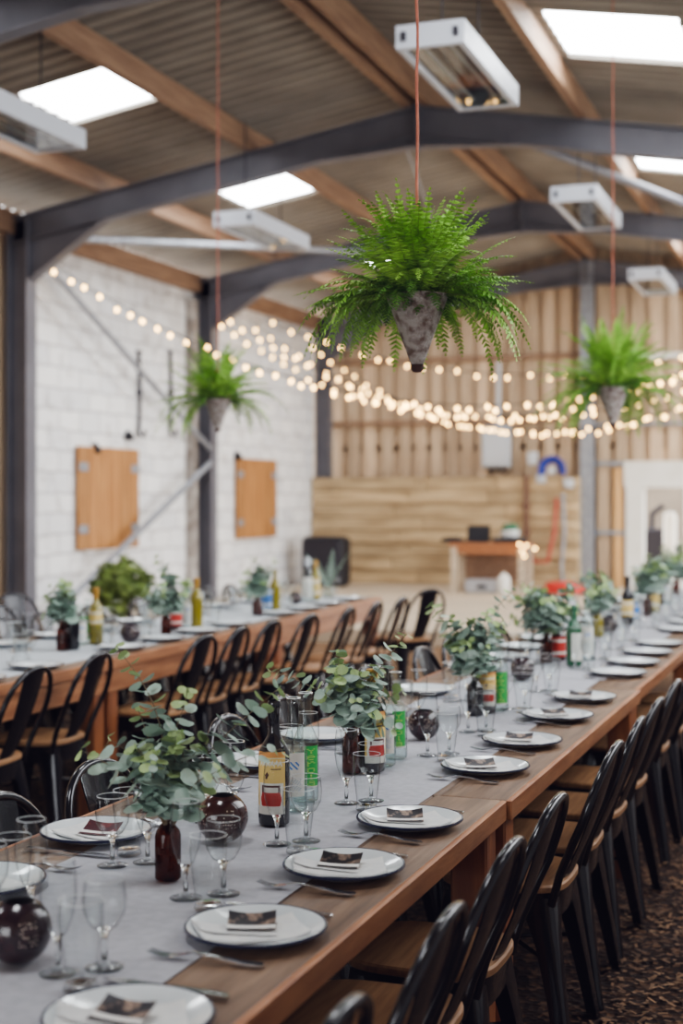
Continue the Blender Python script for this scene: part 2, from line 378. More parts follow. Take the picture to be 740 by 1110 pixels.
# roof slopes of corrugated sheet with rooflight openings
SKY_L = [(1.3, 2.4), (5.9, 7.0), (10.5, 11.5), (13.75, 15.6), (19.0, 20.2)]
SKY_R = [(1.3, 2.4), (5.9, 7.0), (10.6, 11.7), (15.2, 16.05), (19.6, 20.7)]
def slope(side, sky, x_in, x_out, name):
    xs = [RX, x_in, x_out, RX + side * 4.75]
    n = int((YB + 0.3 - Y0) / 0.2 * 10); L = YB + 0.3 - Y0
    mb = MB(); pane = [MB() for _ in sky]
    amp = 0.034
    def fn(u, v):
        i = round(u * 3); y = Y0 + L * v; x = xs[i]
        return (x, y, zroof(x) + 0.004 + .085 * (1 - abs(math.sin(PI * y / 0.2))) ** 1.3)
    def hole(i, j):
        y = Y0 + L * (j + 0.5) / n
        return None if i == 1 and any(a < y < b for a, b in sky) else 0
    mb.grid(fn, 3, n, hole)
    struct(mb.build(name, 'roof', sharp=70), 'corrugated grey fibre cement roof slope with rooflight openings')
    for k, (a, b) in enumerate(sky):
        p = MB(); xa, xb = sorted((x_in, x_out))
        p.grid(lambda u, v: (xa + (xb - xa) * u, a + (b - a) * v, zroof(xa + (xb - xa) * u) + 0.045 + 0.01 * math.sin(2 * PI * (a + (b - a) * v) / 0.2)), 1, 40)
        struct(p.build(f'window_{k + 1 + (0 if side < 0 else len(sky))}', 'skylight', sharp=70), 'bright translucent rooflight panel let into the roof slope')
slope(-1, SKY_L, -5.86, -6.73, 'ceiling_left')
slope(1, SKY_R, -2.18, -1.18, 'ceiling_right')

# timber purlins running the length of the shed
k = 1
for dx, side in ((-0.10, -1), (0.10, 1), (-1.72, -1), (1.56, 1), (-3.38, -1), (3.2, 1)):
    x = RX + dx; zb = zroof(x)
    mb = MB(); mb.box((x, (Y0 + YB) / 2, zb - 0.105), (0.075, YB - Y0, 0.21))
    struct(mb.build(f'trim_{k}', 'purlin'), 'long timber purlin under the corrugated roof'); k += 1
mb = MB(); mb.box((XL + 0.05, (Y0 + YB) / 2, 4.43), (0.09, YB - Y0, 0.24)); struct(mb.build(f'trim_{k}', 'purlin'), 'brown timber eaves beam along the top of the white wall'); k += 1
mb = MB(); mb.box((XR - 0.05, (Y0 + YB) / 2, 4.43), (0.09, YB - Y0, 0.24)); struct(mb.build(f'trim_{k}', 'purlin'), 'timber eaves beam on the aisle side'); k += 1

def ibeam(mb, p0, p1, w, h, up, mi=0):
    p0, p1 = Vector(p0), Vector(p1); y = (p1 - p0).normalized(); x = y.cross(Vector(up)).normalized(); z = x.cross(y)
    mb.bar(p0, p1, 0.014, h, up, mi)
    o = z * (h / 2 - 0.008)
    mb.bar(p0 + o, p1 + o, w, 0.016, up, mi); mb.bar(p0 - o, p1 - o, w, 0.016, up, mi)
xc_l, xc_r = -8.2, 0.5
for fi, fy in enumerate(FRAMES):
    which = ['nearest', 'second', 'third', 'fourth', 'far gable'][fi]
    ztop = lambda x: zroof(x) - 0.215
    fr = MB(); H = 0.28
    zl = ztop(xc_l) - H / 2; za = ztop(RX) - H / 2; zr_ = ztop(xc_r) - H / 2
    ibeam(fr, (xc_l - 0.1, fy, zl - 0.02), (RX, fy, za), 0.15, H, (0, 0, 1)); ibeam(fr, (RX, fy, za), (xc_r + 0.1, fy, zr_ - 0.02), 0.15, H, (0, 0, 1))
    # apex haunch and end plates
    for s in (-1, 1):
        a = (RX, za - 0.36); b = (RX + s * 0.95, ztop(RX + s * 0.95) - H - 0.0)
        fr.bar((RX, fy, za - 0.24), (RX + s * 0.95, fy, ztop(RX + s * 0.95) - H + 0.0), 0.14, 0.016)
        fr.add([(RX, fy - .006, za - 0.1), (RX, fy - .006, za - 0.24), (RX + s * 0.95, fy - .006, ztop(RX + s * 0.95) - H), (RX + s * .95, fy - .006, ztop(RX + s * .95) - H + 0.1)], [(0, 1, 2, 3)])
        fr.box((RX + s * 0.014, fy, za - 0.05), (0.02, 0.16, 0.42))
    struct(fr.build(f'rafter_beam_{fi + 1}', 'beam'), f'grey steel roof rafter of the {which} frame')
    for s, xc in ((-1, xc_l), (1, xc_r)):
        cm = MB(); zt = ztop(xc) - 0.05
        ibeam(cm, (xc, fy, 0), (xc, fy, zt), 0.2, 0.24, (1, 0, 0))
        # haunch bracket below the rafter
        x1 = xc - s * 0.12; x2 = xc - s * 1.0; zb1 = ztop(x1) - H; zb2 = ztop(x2) - H
        cm.bar((x1, fy, zb1 - 0.42), (x2, fy, zb2), 0.15, 0.016)
        cm.add([(x1, fy, zb1), (x1, fy, zb1 - 0.42), (x2, fy, zb2)], [(0, 1, 2)])
        struct(cm.build(f'steel_column_{fi + 1 + (0 if s < 0 else 5)}', 'beam'), f'grey steel column of the {which} frame')

# side bracing between the columns by the white wall and in the roof plane
def brace(p, q, r, m_, label):
    global k
    mb = MB(); mb.tube([p, q], r, 10); struct(mb.build(f'trim_{k}', m_), label); k += 1
brace((-8.1, 13.1, 4.12), (-8.1, 17.42, 2.2), 0.034, 'galv', 'upper diagonal steel brace across the white wall')
brace((-8.1, 17.42, 2.0), (-8.1, 13.1, 0.12), 0.042, 'galv', 'lower diagonal steel brace across the white wall')
brace((-8.0, 13.05, 4.28), (-5.9, 17.45, 4.72), 0.04, 'galv', 'diagonal roof bracing tube on the left slope')
brace((-3.2, 13.05, 5.02), (-0.9, 17.45, 4.62), 0.045, 'beam', 'diagonal roof bracing tube on the right slope')
brace((-4.35, 14.0, 5.3), (-4.9, 17.3, 4.9), 0.015, 'galv', 'thin steel sag rod under the left roof slope')

# walls
w = MB(); w.box((XL - 0.1, (12.98 + 22.05) / 2, 2.2), (0.2, 22.05 - 12.98, 4.4)); struct(w.build('wall_left', 'blockwall'), 'whitewashed block wall along the far half of the shed')
w = MB(); y = Y0
while y < 12.9:
    w.box((XL - 0.06, y + 0.075, 2.2), (0.03 + random.random() * 0.02, 0.145, 4.4)); y += 0.15
struct(w.build('wall_left_near', 'board'), 'weathered timber boarding before the first column')
w = MB(); w.box((XL + 0.03, 17.3, 2.1), (0.16, 0.16, 4.2)); struct(w.build('pillar_1', mat('bare_block', srgb(140, 130, 122), .9, c2=srgb(190, 184, 178), scale=6)), 'bare patchy block pier beside the second column')
# right wall: low solid part, wide opening above
w = MB(); w.box((XR + 0.1, (Y0 + 13) / 2, 1.0), (0.2, 13 - Y0, 2.0)); struct(w.build('wall_right', 'blockwall'), 'low block wall on the aisle side')
w = MB(); w.box((XR + 0.1, (Y0 + YB) / 2, 4.5), (0.2, YB - Y0, 0.5)); struct(w.build('trim_90', 'board'), 'boarding under the eaves on the aisle side')
w = MB(); w.box((-6.7, Y0 - .1, 2.7), (3.4, .1, 5.4)); w.box((-.15, Y0 - .1, 2.7), (1.7, .1, 5.4)); w.box((-3.0, Y0 - .1, 4.2), (4.0, .1, 2.6))
struct(w.build('wall_near_dimmer', 'board'), 'unseen boarded near end wall with wide doorway, added to dim foreground')  # unseen, added to cut daylight from the near end and darken the foreground
w = MB(); w.box((XR + .1, (Y0 + 3.5) / 2, 3.1), (.2, 3.5 - Y0, 2.4)); struct(w.build('wall_right_near_dimmer', 'board'), 'unseen boarding added over the near aisle side wall to dim foreground')  # unseen, added to close the near side opening and darken the foreground
# back gable: hit-and-miss vertical boards
w = MB(); x = XL - 0.1; i = 0
DX0, DX1, DZ = -3.26, -2.30, 2.10
while x < XR:
    bw = (0.075 if i % 2 else 0.17) + random.random() * 0.04; xm = x + bw / 2
    zt = zroof(xm) + 0.1
    yy = YB + (0.0 if i % 2 else 0.022)
    z0 = 0.0 if xm > -3.9 else 1.7
    if DX0 - 0.05 < xm < DX1 + 0.1: z0 = DZ - 0.02
    if i % 2: w.box((xm, YB + .075, (z0 + zt) / 2), (bw + .1, 0.02, zt - z0))
    else: w.box((xm, YB, (z0 + zt) / 2), (bw, 0.024, zt - z0))
    x += bw; i += 1
w.box(((XL + XR) / 2, YB + 0.06, 4.0), (XR - XL + 0.4, 0.02, 3.4))
w.box((-3.64, YB + 0.06, 1.2), (0.6, 0.02, 2.4)); w.box(((XL - 3.8) / 2, YB + 0.06, 1.2), (-3.8 - XL + .3, 0.02, 2.4)); w.box((-.9, YB + .06, 1.2), (2.6, .02, 2.4))
struct(w.build('wall_back', 'board'), 'gable wall of pale vertical timber boards')
w = MB()
for z in (2.76, 3.78): w.box(((XL - 3.9) / 2, YB - 0.05, z), (-3.9 - XL, 0.08, 0.07))
struct(w.build('trim_91', 'purlin'), 'horizontal timber rails across the gable boards')
w = MB()
for r_ in range(8):
    z = 0.15 + 0.215 * r_; x = XL + 0.02 + (0 if r_ % 2 else 0)
    cuts = sorted([XL + 0.02, XL + 1.4 + random.random() * 0.6, XL + 2.9 + random.random() * 0.6, -3.93])
    for a, b in zip(cuts[:-1], cuts[1:]):
        zz = z if not (r_ == 7 and a > -6.6) else z + 0.05
        w.box(((a + b) / 2, YB - 0.36 + random.uniform(-.02, .02), z + 0.105), (b - a - 0.006, 0.2, 0.207), bev=0.012)
struct(w.build('wall_sleepers', 'sleeper'), 'low wall of stacked timber sleepers at the back of the stage')
w = MB(); w.box((-3.84, YB - 0.2, 2.65), (0.2, 0.16, 5.2)); struct(w.build('steel_column_11', 'galv'), 'pale grey steel gable post beside the doorway')
w = MB()
w.box((-3.52, YB - 0.05, 2.07), (0.56, 0.06, 0.06)); w.box((-3.52, YB - 0.05, 0.99), (0.56, 0.06, 0.06)); w.box((-2.3, YB - 0.05, 2.68), (2.9, 0.06, 0.05))
struct(w.build('trim_92', 'galv'), 'grey steel sheeting rails by the doorway')
w = MB(); w.box((-2.3, YB - 0.08, 3.72), (2.6, 0.05, 0.09)); struct(w.build('trim_93', 'white_paint'), 'white rail across the gable above the doorway')
w = MB(); w.box((-3.38, YB - 0.03, 1.0), (0.13, 0.05, 2.0)); struct(w.build('trim_94', mat('new_batten', srgb(214, 168, 112), .6, c2=srgb(226, 186, 132), scale=3, stretch=(6, 6, .6))), 'bright new timber batten beside the doorway')
# doorway with a deep white painted reveal, outdoors behind it
w = MB()
w.box((DX0 + 0.13, YB + 0.05, (DZ - .4) / 2), (0.26, 0.3, DZ - .4)); w.box((DX1 - 0.02, YB + 0.05, (DZ - .4) / 2), (0.1, 0.3, DZ - .4))
w.box(((DX0 + DX1) / 2, YB + 0.05, DZ - 0.2), (DX1 - DX0 + .06, 0.3, 0.4))
struct(w.build('door_1', 'white_paint'), 'white painted door frame in the far gable wall')
w = MB(); w.box((-2.5, 27.0, 1.6), (9, 0.2, 3.2)); struct(w.build('wall_outside', 'outside_wall'), 'pale rendered wall seen through the doorway')
# stage
w = MB(); y = 14.15
while y < YB - 0.5:
    w.box(((-8.3 - 0.4) / 2, y + 0.12, 0.075), (7.9, 0.236, 0.15)); y += 0.24
struct(w.build('stage_floor', 'stage'), 'low pale boarded stage in front of the sleeper wall')

# wood chips on the aisle ground
w = MB()
for _ in range(9000):
    x = random.uniform(-.82, 0.6); y = random.uniform(2.4, 9.0); l = random.uniform(.006, .017); b = random.uniform(.003, .007); a = random.random() * PI
    z = random.uniform(.003, .012); tx = random.uniform(-.3, .3)
    ca, sa = math.cos(a), math.sin(a)
    w.add([(x + ca * i * l - sa * j * b, y + sa * i * l + ca * j * b, z + tx * i * l + .004) for i, j in ((-1, -1), (1, -1), (1, 1), (-1, 1))], [(0, 1, 2, 3)])
tag(w.build('wood_chips', 'chip', sharp=0), 'scattered pale wood chips on the aisle ground', 'wood chips', None, 'stuff')

# ------------------------------------------------------------------ things on the walls
def shutter(y0, y1, z0, z1, label):
    t = empty('window_shutter', (XL + 0.0, (y0 + y1) / 2, z0)); tag(t, label, 'shutter', 'wooden shutters on the white wall')
    W = y1 - y0; Hh = z1 - z0
    mb = MB(); n = 6
    for i in range(n):
        mb.box((0.05, -W / 2 + W * (i + .5) / n, Hh / 2), (0.03, W / n - 0.008, Hh), bev=0.005)
    mb.box((0.03, 0, Hh / 2), (0.012, W - 0.02, Hh - 0.02))
    mb.build('shutter_board', 'shutter', t)
    for (yy, zz) in ((-W / 2 + 0.11, Hh * .8), (-W / 2 + 0.11, Hh * .2), (W / 2 - 0.11, Hh * .8), (W / 2 - 0.11, Hh * .2)):
        h = MB(); h.box((0.07, yy, zz), (0.012, 0.2, 0.1), bev=.01); h.build('hinge', 'galv', t)
shutter(14.30, 15.78, 0.93, 2.13, 'orange wooden shutter on the white wall between the first two columns')
shutter(18.79, 20.29, 0.94, 2.11, 'orange wooden shutter on the white wall beyond the second column')
for (px, label) in ((150, 'dark iron wall strap with hook, closer to the first column'), (184, 'dark iron wall strap with hook, closer to the second column')):
    a = atX(px, 382, XL + 0.02); b = atX(px, 470, XL + 0.02)
    mb = MB(); mb.tube([(XL + .03, a.y, a.z), (XL + .035, a.y + .02, (a.z + b.z) / 2), (XL + .03, a.y, b.z), (XL + .09, a.y, b.z - .04), (XL + .12, a.y, b.z + .04)], 0.022, 8)
    mb.tube([(XL + .03, a.y, a.z), (XL + .03, a.y, a.z + .02)], 0.045, 8)
    mb.tube([(XL + .03, a.y, (a.z + b.z) / 2 - .02), (XL + .03, a.y, (a.z + b.z) / 2 + .02)], 0.045, 8)
    tag(mb.build('wall_hook', 'iron'), label, 'wall hook', 'iron straps on the white wall')
for (px, py, label) in ((104, 487, 'small black bracket above the shutter nearer the camera'), (140, 473, 'small black bracket on the white wall beside the shutter'), (258, 495, 'small black bracket above the far shutter')):
    a = atX(px, py, XL + 0.05); mb = MB()
    mb.lathe([(0, -.05), (.05, -.05), (.065, 0), (.03, .05), (0, .06)], 12, 0, a); mb.tube([a + Vector((-.05, 0, .05)), a + Vector((0, 0, .07)), a], 0.015, 8)
    tag(mb.build('wall_bracket', 'black'), label, 'bracket', 'black brackets on the white wall')

a = atY(523, 461, YB - 0.12); b = atY(553, 507, YB - 0.12)
t = empty('electric_box', ((a.x + b.x) / 2, YB - 0.12, b.z)); tag(t, 'pale grey metal fuse box mounted on the gable boards above the stage', 'fuse box')
mb = MB(); mb.box((0, 0, (a.z - b.z) / 2), (b.x - a.x, 0.16, a.z - b.z), bev=.02); mb.build('box_body', 'grey_box', t)
mb = MB(); mb.box((0, -.09, (a.z - b.z) / 2), (b.x - a.x - .06, 0.02, a.z - b.z - .06), bev=.008); mb.build('cover_door', 'grey_box', t)
mb = MB(); mb.tube([(.03, 0.0, a.z - b.z), (.03, 0.03, a.z - b.z + 1.0)], 0.035, 10); mb.build('conduit', 'grey_box', t)
for dx in (-.1, 0, .1):
    mb = MB(); mb.tube([(dx, 0, 0), (dx, 0, -.07)], 0.028, 8); mb.build('cable_gland', 'black', t)

SY = YB - 0.5     # face of the sleeper wall
c_ = atY(599, 510, SY)
t = empty('hose_reel', (c_.x, SY, c_.z)); tag(t, 'coiled blue hose hung on the sleeper wall above the stage', 'hose')
mb = MB()
for j in range(3):
    pts = [((.13 + .03 * j) * math.cos(a_), -.04 - .02 * j, (.13 + .03 * j) * math.sin(a_) * 1.05) for a_ in [PI * 1.12 - i * PI * 1.24 / 18 for i in range(19)]]
    mb.tube(pts, 0.028, 8)
mb.build('coil', 'hose_blue', t)
mb = MB(); mb.tube([(0, 0, 0), (0, -.1, 0)], 0.06, 14); mb.build('hub', 'grey_box', t)
for (px, py, w_, h_, label) in ((577, 497, .15, .2, 'white socket box beside the blue hose, upper one'), (586, 519, .14, .14, 'white socket box below and left of the blue hose'), (616, 524, .15, .15, 'white socket box below and right of the blue hose')):
    a = atY(px, py, SY - .03); t = empty('socket_box', a); tag(t, label, 'socket box', 'socket boxes on the sleeper wall')
    mb = MB(); mb.box((0, 0, 0), (w_, .07, h_), bev=.012); mb.build('box_body', 'grey_box', t)
    mb = MB(); mb.tube([(0, -.03, -.01), (0, -.055, -.01)], w_ * .3, 14); mb.build('socket_cover', 'grey_box', t)
a = atY(570, 515, SY - .03); mb = MB(); mb.tube([(a.x, a.y, a.z), (a.x, a.y, .15)], 0.035, 8)
for z in (.55, 1.0, 1.4): mb.tube([(a.x, a.y, z - .03), (a.x, a.y, z + .03)], .06, 8)
tag(mb.build('supply_pipe', 'copper'), 'brown vertical supply pipe on the sleeper wall', 'pipe')
a = atY(610, 535, SY - .03); mb = MB(); mb.tube([(a.x, a.y, a.z), (a.x + .02, a.y, 1.0), (a.x - .02, a.y, .5), (a.x, a.y, .16)], 0.025, 8)
tag(mb.build('waste_pipe', 'galv'), 'thin grey vertical pipe on the sleeper wall near the gable post', 'pipe')
a = atY(603, 540, SY - .06); mb = MB(); mb.tube([(a.x, a.y, a.z), (a.x - .03, a.y - .03, 1.0), (a.x - .12, a.y - .1, .55), (a.x - .3, a.y - .2, .55), (a.x - .42, a.y - .3, .9), (a.x - .5, a.y - .3, .2)], 0.03, 8)
tag(mb.build('red_hose', 'hose_red'), 'orange red hose looping down beside the music table', 'hose')
mb = MB(); pts = []
cc = atD(612, 632, 20.3)
for i in range(60): a_ = i * .42; pts.append((cc.x + .3 * math.cos(a_) * (1 - i * .004), cc.y + .25 * math.sin(a_), .19 + i * .002))
mb.tube(pts, 0.035, 8); tag(mb.build('coiled_hose', 'red'), 'bright red hose coiled on the stage by the gable post', 'hose')

# ------------------------------------------------------------------ music table on the stage
DY = 20.4
p = atY(492, 590, DY); q = atY(574, 590, DY); cx_ = (p.x + q.x) / 2; tw = q.x - p.x
t = empty('music_table', (cx_, DY, .15)); tag(t, 'brown wooden table on the stage carrying a laptop and mixer', 'table')
mb = MB(); mb.box((0, 0, .70), (tw, .6, .06), bev=.008); mb.build('tabletop', 'pine', t)
mb = MB(); mb.box((0, -.26, .62), (tw - .1, .03, .1)); mb.build('apron', 'pine', t)
for sx in (-1, 1):
    for sy in (-1, 1):
        mb = MB(); mb.box((sx * (tw / 2 - .07), sy * .25, .335), (.09, .08, .67)); mb.build('leg', 'stage', t)
mb = MB(); mb.box((0, .22, .36), (tw - .22, .02, .42)); mb.build('back_panel', 'purlin', t)
a = atY(517, 588, DY)
t = empty('laptop', (a.x, DY, .88)); tag(t, 'black laptop standing open on the music table', 'laptop')
mb = MB(); mb.box((0, -.05, .012), (.34, .24, .022), bev=.005); mb.build('keyboard_base', 'black', t)
mb = MB(); mb.box((0, .09, .13), (.34, .014, .23), Matrix.Rotation(-.2, 3, 'X'), bev=.005); mb.build('laptop_screen', 'black', t)
t = empty('mixing_desk', (a.x + .5, DY - .05, .88)); tag(t, 'black mixing desk on the music table beside the laptop', 'mixer')
mb = MB(); mb.box((0, 0, .035), (.46, .3, .07), bev=.01); mb.build('desk_body', 'black', t)
for i in range(6): mb = MB(); mb.tube([(-.18 + .07 * i, -.05, .07), (-.18 + .07 * i, -.05, .09)], .014, 8); mb.build('dial', 'silver', t)
t = empty('turntable', (a.x - .35, DY - .08, .88)); tag(t, 'low black player unit at the near end of the music table', 'player')
mb = MB(); mb.box((0, 0, .03), (.28, .28, .06), bev=.01); mb.build('player_body', 'black', t)
mb = MB(); mb.lathe([(0, .06), (.11, .06), (.11, .075), (0, .075)], 20); mb.build('platter', 'iron', t)
b = atY(552, 585, DY); t = empty('desk_lamp_ball', (b.x, DY + .05, .95))
tag(t, 'round green and white case lying on the mixing desk', 'case')
mb = MB(); mb.lathe([(0, .0), (.1, .0), (.14, .06), (.13, .11)], 20); mb.build('lower_shell', 'napkin', t)
mb = MB(); mb.lathe([(.13, .11), (.125, .16), (.08, .21), (0, .22)], 20); mb.build('upper_shell', 'green_glass', t); t.name = 'round_case'
b = atY(523, 640, DY - .25); t = empty('silver_flight_case', (b.x, DY - .15, .15)); tag(t, 'silver box standing under the music table', 'case')
mb = MB(); mb.box((0, 0, .1), (.52, .3, .2), bev=.02); mb.build('case_body', 'silver', t)
mb = MB(); mb.box((0, -.16, .1), (.14, .02, .05), bev=.008); mb.build('handle', 'iron', t)
mb = MB(); mb.lathe([(0, 0), (.09, 0), (.095, .02), (.095, .22), (.06, .27), (.03, .28), (.03, .31), (0, .31)], 18)
b = atY(546, 640, DY - .3); tag(mb.build('water_canister', 'white_paint', None, (b.x, DY - .3, .15)), 'white canister on the stage beside the silver box', 'canister')
# fairy lights twisted round the table's aisle-side legs
t = empty('leg_light_string', (cx_ + tw / 2 - .05, DY - .3, .15)); tag(t, 'small fairy lights wound round the leg of the music table', 'string lights')
mb = MB(); mb.tube([(.06 * math.cos(i * .9), .06 * math.sin(i * .9), .05 + i * .02) for i in range(38)], .005, 5); mb.build('cable', 'bulb_cable', t)
bm_ = MB(); bm_.lathe([(0, -.02), (.014, -.014), (.02, 0), (.014, .014), (0, .02)], 8); bmesh_ = bm_.mesh('bulb', 'bulb')
for i, (x_, z_) in enumerate(((.02, .62), (.08, .7), (-.02, .72), (.05, .55), (.2, .66))):
    o = bpy.data.objects.new('bulb', bmesh_); COL.objects.link(o); o.parent = t; o.location = (x_, -.06, z_)

# black padded case in the corner
a = atY(329, 640, 20.8); b = atY(373, 582, 20.8)
t = empty('speaker_cabinet', ((a.x + b.x) / 2, 20.9, .15)); tag(t, 'tall black speaker cabinet by the corner of the sleeper wall', 'speaker')
wc = b.x - a.x; hc = b.z - .15
mb = MB(); mb.box((0, 0, hc / 2), (wc, .45, hc), bev=.05); mb.build('cabinet', 'black', t)
mb = MB(); mb.box((0, -.235, hc / 2), (wc - .08, .02, hc - .1), bev=.01); mb.build('front_grille', 'iron', t)

# potted bush behind the far table
c_ = atD(132, 640, 12.9); t = empty('potted_bush', (c_.x, c_.y, 0)); tag(t, 'bushy green shrub in a grey pot between far table and white wall', 'potted shrub')
mb = MB(); mb.lathe([(0, 0), (.15, 0), (.2, .42), (.21, .45), (.18, .45), (.17, .4), (0, .4)], 20); mb.build('pot', 'terracotta', t)
mb = MB(); mb.tube([(0, 0, .4), (.01, 0, .65)], .02, 6); mb.build('stem', 'twig', t)
mb = MB()
for _ in range(1500):
    v = Vector((random.gauss(0, 1), random.gauss(0, 1), random.gauss(0, 1))).normalized() * random.uniform(.55, 1) ** .5
    kk = 1 + .28 * math.sin(v.x * 5 + 1) * math.cos(v.y * 4 + v.z * 6); p_ = Vector((v.x * .26 * kk, v.y * .26 * kk, .72 + v.z * .23 * kk)); n = (v + Vector((random.uniform(-.7, .7), random.uniform(-.7, .7), random.uniform(-.7, .7)))).normalized()
    x_ = n.cross(Vector((.3, .2, 1))).normalized(); y_ = n.cross(x_); l = random.uniform(.03, .055)
    mb.add([p_ - x_ * l, p_ + y_ * l * .5, p_ + x_ * l, p_ - y_ * l * .5], [(0, 1, 2, 3)])
mb.build('foliage', 'bush', t, sharp=0)

# door beyond: white post outdoors and a dark stove-like thing behind the doorway
mb = MB(); mb.lathe([(0, 0), (.11, 0), (.11, 1.2), (.09, 1.28), (0, 1.3)], 16); b = atY(726, 600, 24.3)
tag(mb.build('white_post', 'white_paint', None, (b.x, 24.3, 0)), 'round white post outdoors seen through the doorway', 'post')
mb = MB(); b = atY(703, 600, 25.0); mb.box((0, 0, .5), (.5, .4, 1.0), bev=.03); mb.tube([(0, 0, 1.0), (.0, 0, 1.25), (.2, 0, 1.4)], .05, 8)
tag(mb.build('garden_stand', 'iron', None, (b.x, 25.4, 0)), 'dark upright stand outdoors seen through the doorway', 'stand')

# ------------------------------------------------------------------ heaters hanging from the roof
def make_heater():
    t = empty('hanging_heater'); W, Lh, Hh = .42, 1.45, .14
    mb = MB()
    mb.box((0, 0, Hh - .006), (W, Lh, .012)); 
    for s in (-1, 1):
        mb.box((s * (W / 2 - .006), 0, Hh / 2), (.012, Lh, Hh)); mb.box((0, s * (Lh / 2 - .006), Hh / 2), (W, .012, Hh))
        mb.box((s * (W / 2 - .02), 0, .006), (.04, Lh, .012)); mb.box((0, s * (Lh / 2 - .02), .006), (W - .08, .04, .012))
    mb.build('casing', 'heater', t)
    mb = MB(); mb.grid(lambda u, v: ((u - .5) * (W - .08), (v - .5) * (Lh - .08), .05 + .06 * (1 - abs(2 * u - 1) ** 2)), 10, 6); mb.build('reflector', 'reflector', t)
    for x in (-.08, .08):
        mb = MB(); mb.tube([(x, -Lh / 2 + .08, .045), (x, Lh / 2 - .08, .045)], .014, 10); mb.build('heating_tube', 'enamel', t)
    mb = MB(); mb.box((0, 0, .012), (W - .08, Lh - .08, .004)); mb.build('cover_glass', 'glass', t)
    for y in (-.5, .5):
        for x in (-.16, .16):
            mb = MB(); mb.box((x, y * 1.44 - math.copysign(.012, y) * -1, Hh / 2), (.03, .02, .05)); mb.build('latch', 'iron', t)
    for y in (-.45, .45):
        mb = MB(); mb.tube([(0, y, Hh), (0, y, 1.05)], .006, 6); mb.build('suspension_cable', 'iron', t)
    return t
HE = Proto(make_heater)
for (x, y, z, label) in ((-2.33, 8.8, 4.2, 'white box heater hanging above front table, nearest the camera'), (-2.33, 13.45, 4.2, 'white box heater hanging beyond the third rafter above front table'),
                         (-2.34, 18.3, 4.2, 'white box heater hanging closest to the gable wall'), (-5.46, 13.0, 4.1, 'white box heater hanging under the left roof slope past the third rafter'),
                         (-5.5, 8.5, 4.1, 'white box heater on the left slope beside the first rooflight')):
    HE.put((x, y, z), 0, label, 'heater', 'box heaters hanging from the roof')

# ------------------------------------------------------------------ fairy light strings across the shed
bulb_mesh = MB().lathe([(0, -.026), (.014, -.02), (.021, -.004), (.016, .012), (.009, .022), (0, .024)], 8).mesh('bulb', 'bulb')
def light_string(n_, A, B, sag, label, skew=0.0):
    A, B = Vector(A), Vector(B); t = empty('fairy_light_string', A); tag(t, label, 'fairy lights', 'fairy light strings across the shed')
    def pos(u): 
        p = A.lerp(B, u); p.z -= sag * 4 * u * (1 - u) ; return p - A
    mb = MB(); mb.tube([pos(i / 60) for i in range(61)], .006, 5); mb.build('cable', 'bulb_cable', t)
    for i in range(n_):
        u = (i + .5 + random.uniform(-.25, .25)) / n_
        o = bpy.data.objects.new('bulb', bulb_mesh); COL.objects.link(o); o.parent = t
        o.location = pos(u) + Vector((random.uniform(-.03, .03), random.uniform(-.03, .03), -.035 + random.uniform(-.03, .03)))
        o.rotation_euler = (random.uniform(-.5, .5), random.uniform(-.5, .5), 0)
light_string(62, (-8.2, 13.25, 4.15), (.45, 17.4, 4.2), 1.62, 'warm fairy light string starting at the first column by the white wall')
light_string(46, (-8.2, 17.55, 4.05), (.45, 16.0, 4.2), 1.60, 'warm fairy light string tied below the second column, lowest of those there')
light_string(46, (-8.2, 17.7, 4.18), (.45, 18.2, 4.2), 1.62, 'warm fairy light string tied just behind the second column')
light_string(44, (-8.2, 19.0, 4.1), (.45, 20.4, 4.3), 1.72, 'warm fairy light string halfway between second and last columns')
light_string(34, (-8.2, 19.6, 4.22), (.45, 20.2, 4.45), 1.05, 'warm fairy light string hanging highest, without much sag')
light_string(44, (-8.2, 21.3, 4.05), (.45, 19.4, 4.3), 1.70, 'warm fairy light string tied beside the last column')

# ------------------------------------------------------------------ hanging ferns
def frond(mb, base, azi, elev, length, droop, width, npin=24, mi=0):
    """an arching fern frond: rachis with two rows of narrow leaflets"""
    d = Vector((math.cos(azi) * math.cos(elev), math.sin(azi) * math.cos(elev), math.sin(elev))); p = Vector(base); st = length / npin
    side0 = Vector((-math.sin(azi), math.cos(azi), 0)); pts = [p.copy()]; dirs = [d.copy()]
    for i in range(npin):
        d = (d + Vector((0, 0, -droop * (0.4 + i / npin * 1.6) / npin))).normalized(); p = p + d * st; pts.append(p.copy()); dirs.append(d.copy())
    mb.tube(pts, [.0016 * (1 - .8 * i / npin) for i in range(npin + 1)], 3, 1, cap=False)
    for i in range(2, npin + 1):
        f = i / npin; w = width * (math.sin(PI * min(1, f * 1.05)) ** .55 if f < .5 else (1 - (f - .5) / .55) ** .75 if f < 1 else .1)
        w = max(w, .004); dd = dirs[i]; side = side0; up = side.cross(dd)
        for s in (-1, 1):
            tip = (side * s * .95 + dd * .38 - up * (-.10) + Vector((0, 0, -.18))).normalized()
            b = pts[i]; h = st * .46; w_0 = w; w = w * random.uniform(.78, 1.12); tip = (tip + Vector((random.uniform(-.18, .18), random.uniform(-.18, .18), random.uniform(-.22, .12)))).normalized()
            m1 = b + tip * w * .55
            mb.add([b - dd * h * .7, m1 - dd * h * .62, b + tip * w, m1 + dd * h * .62, b + dd * h * .7, m1 + up * w * .06], [(0, 1, 5), (1, 2, 5), (2, 3, 5), (3, 4, 5), (4, 0, 5)], mi); w = w_0

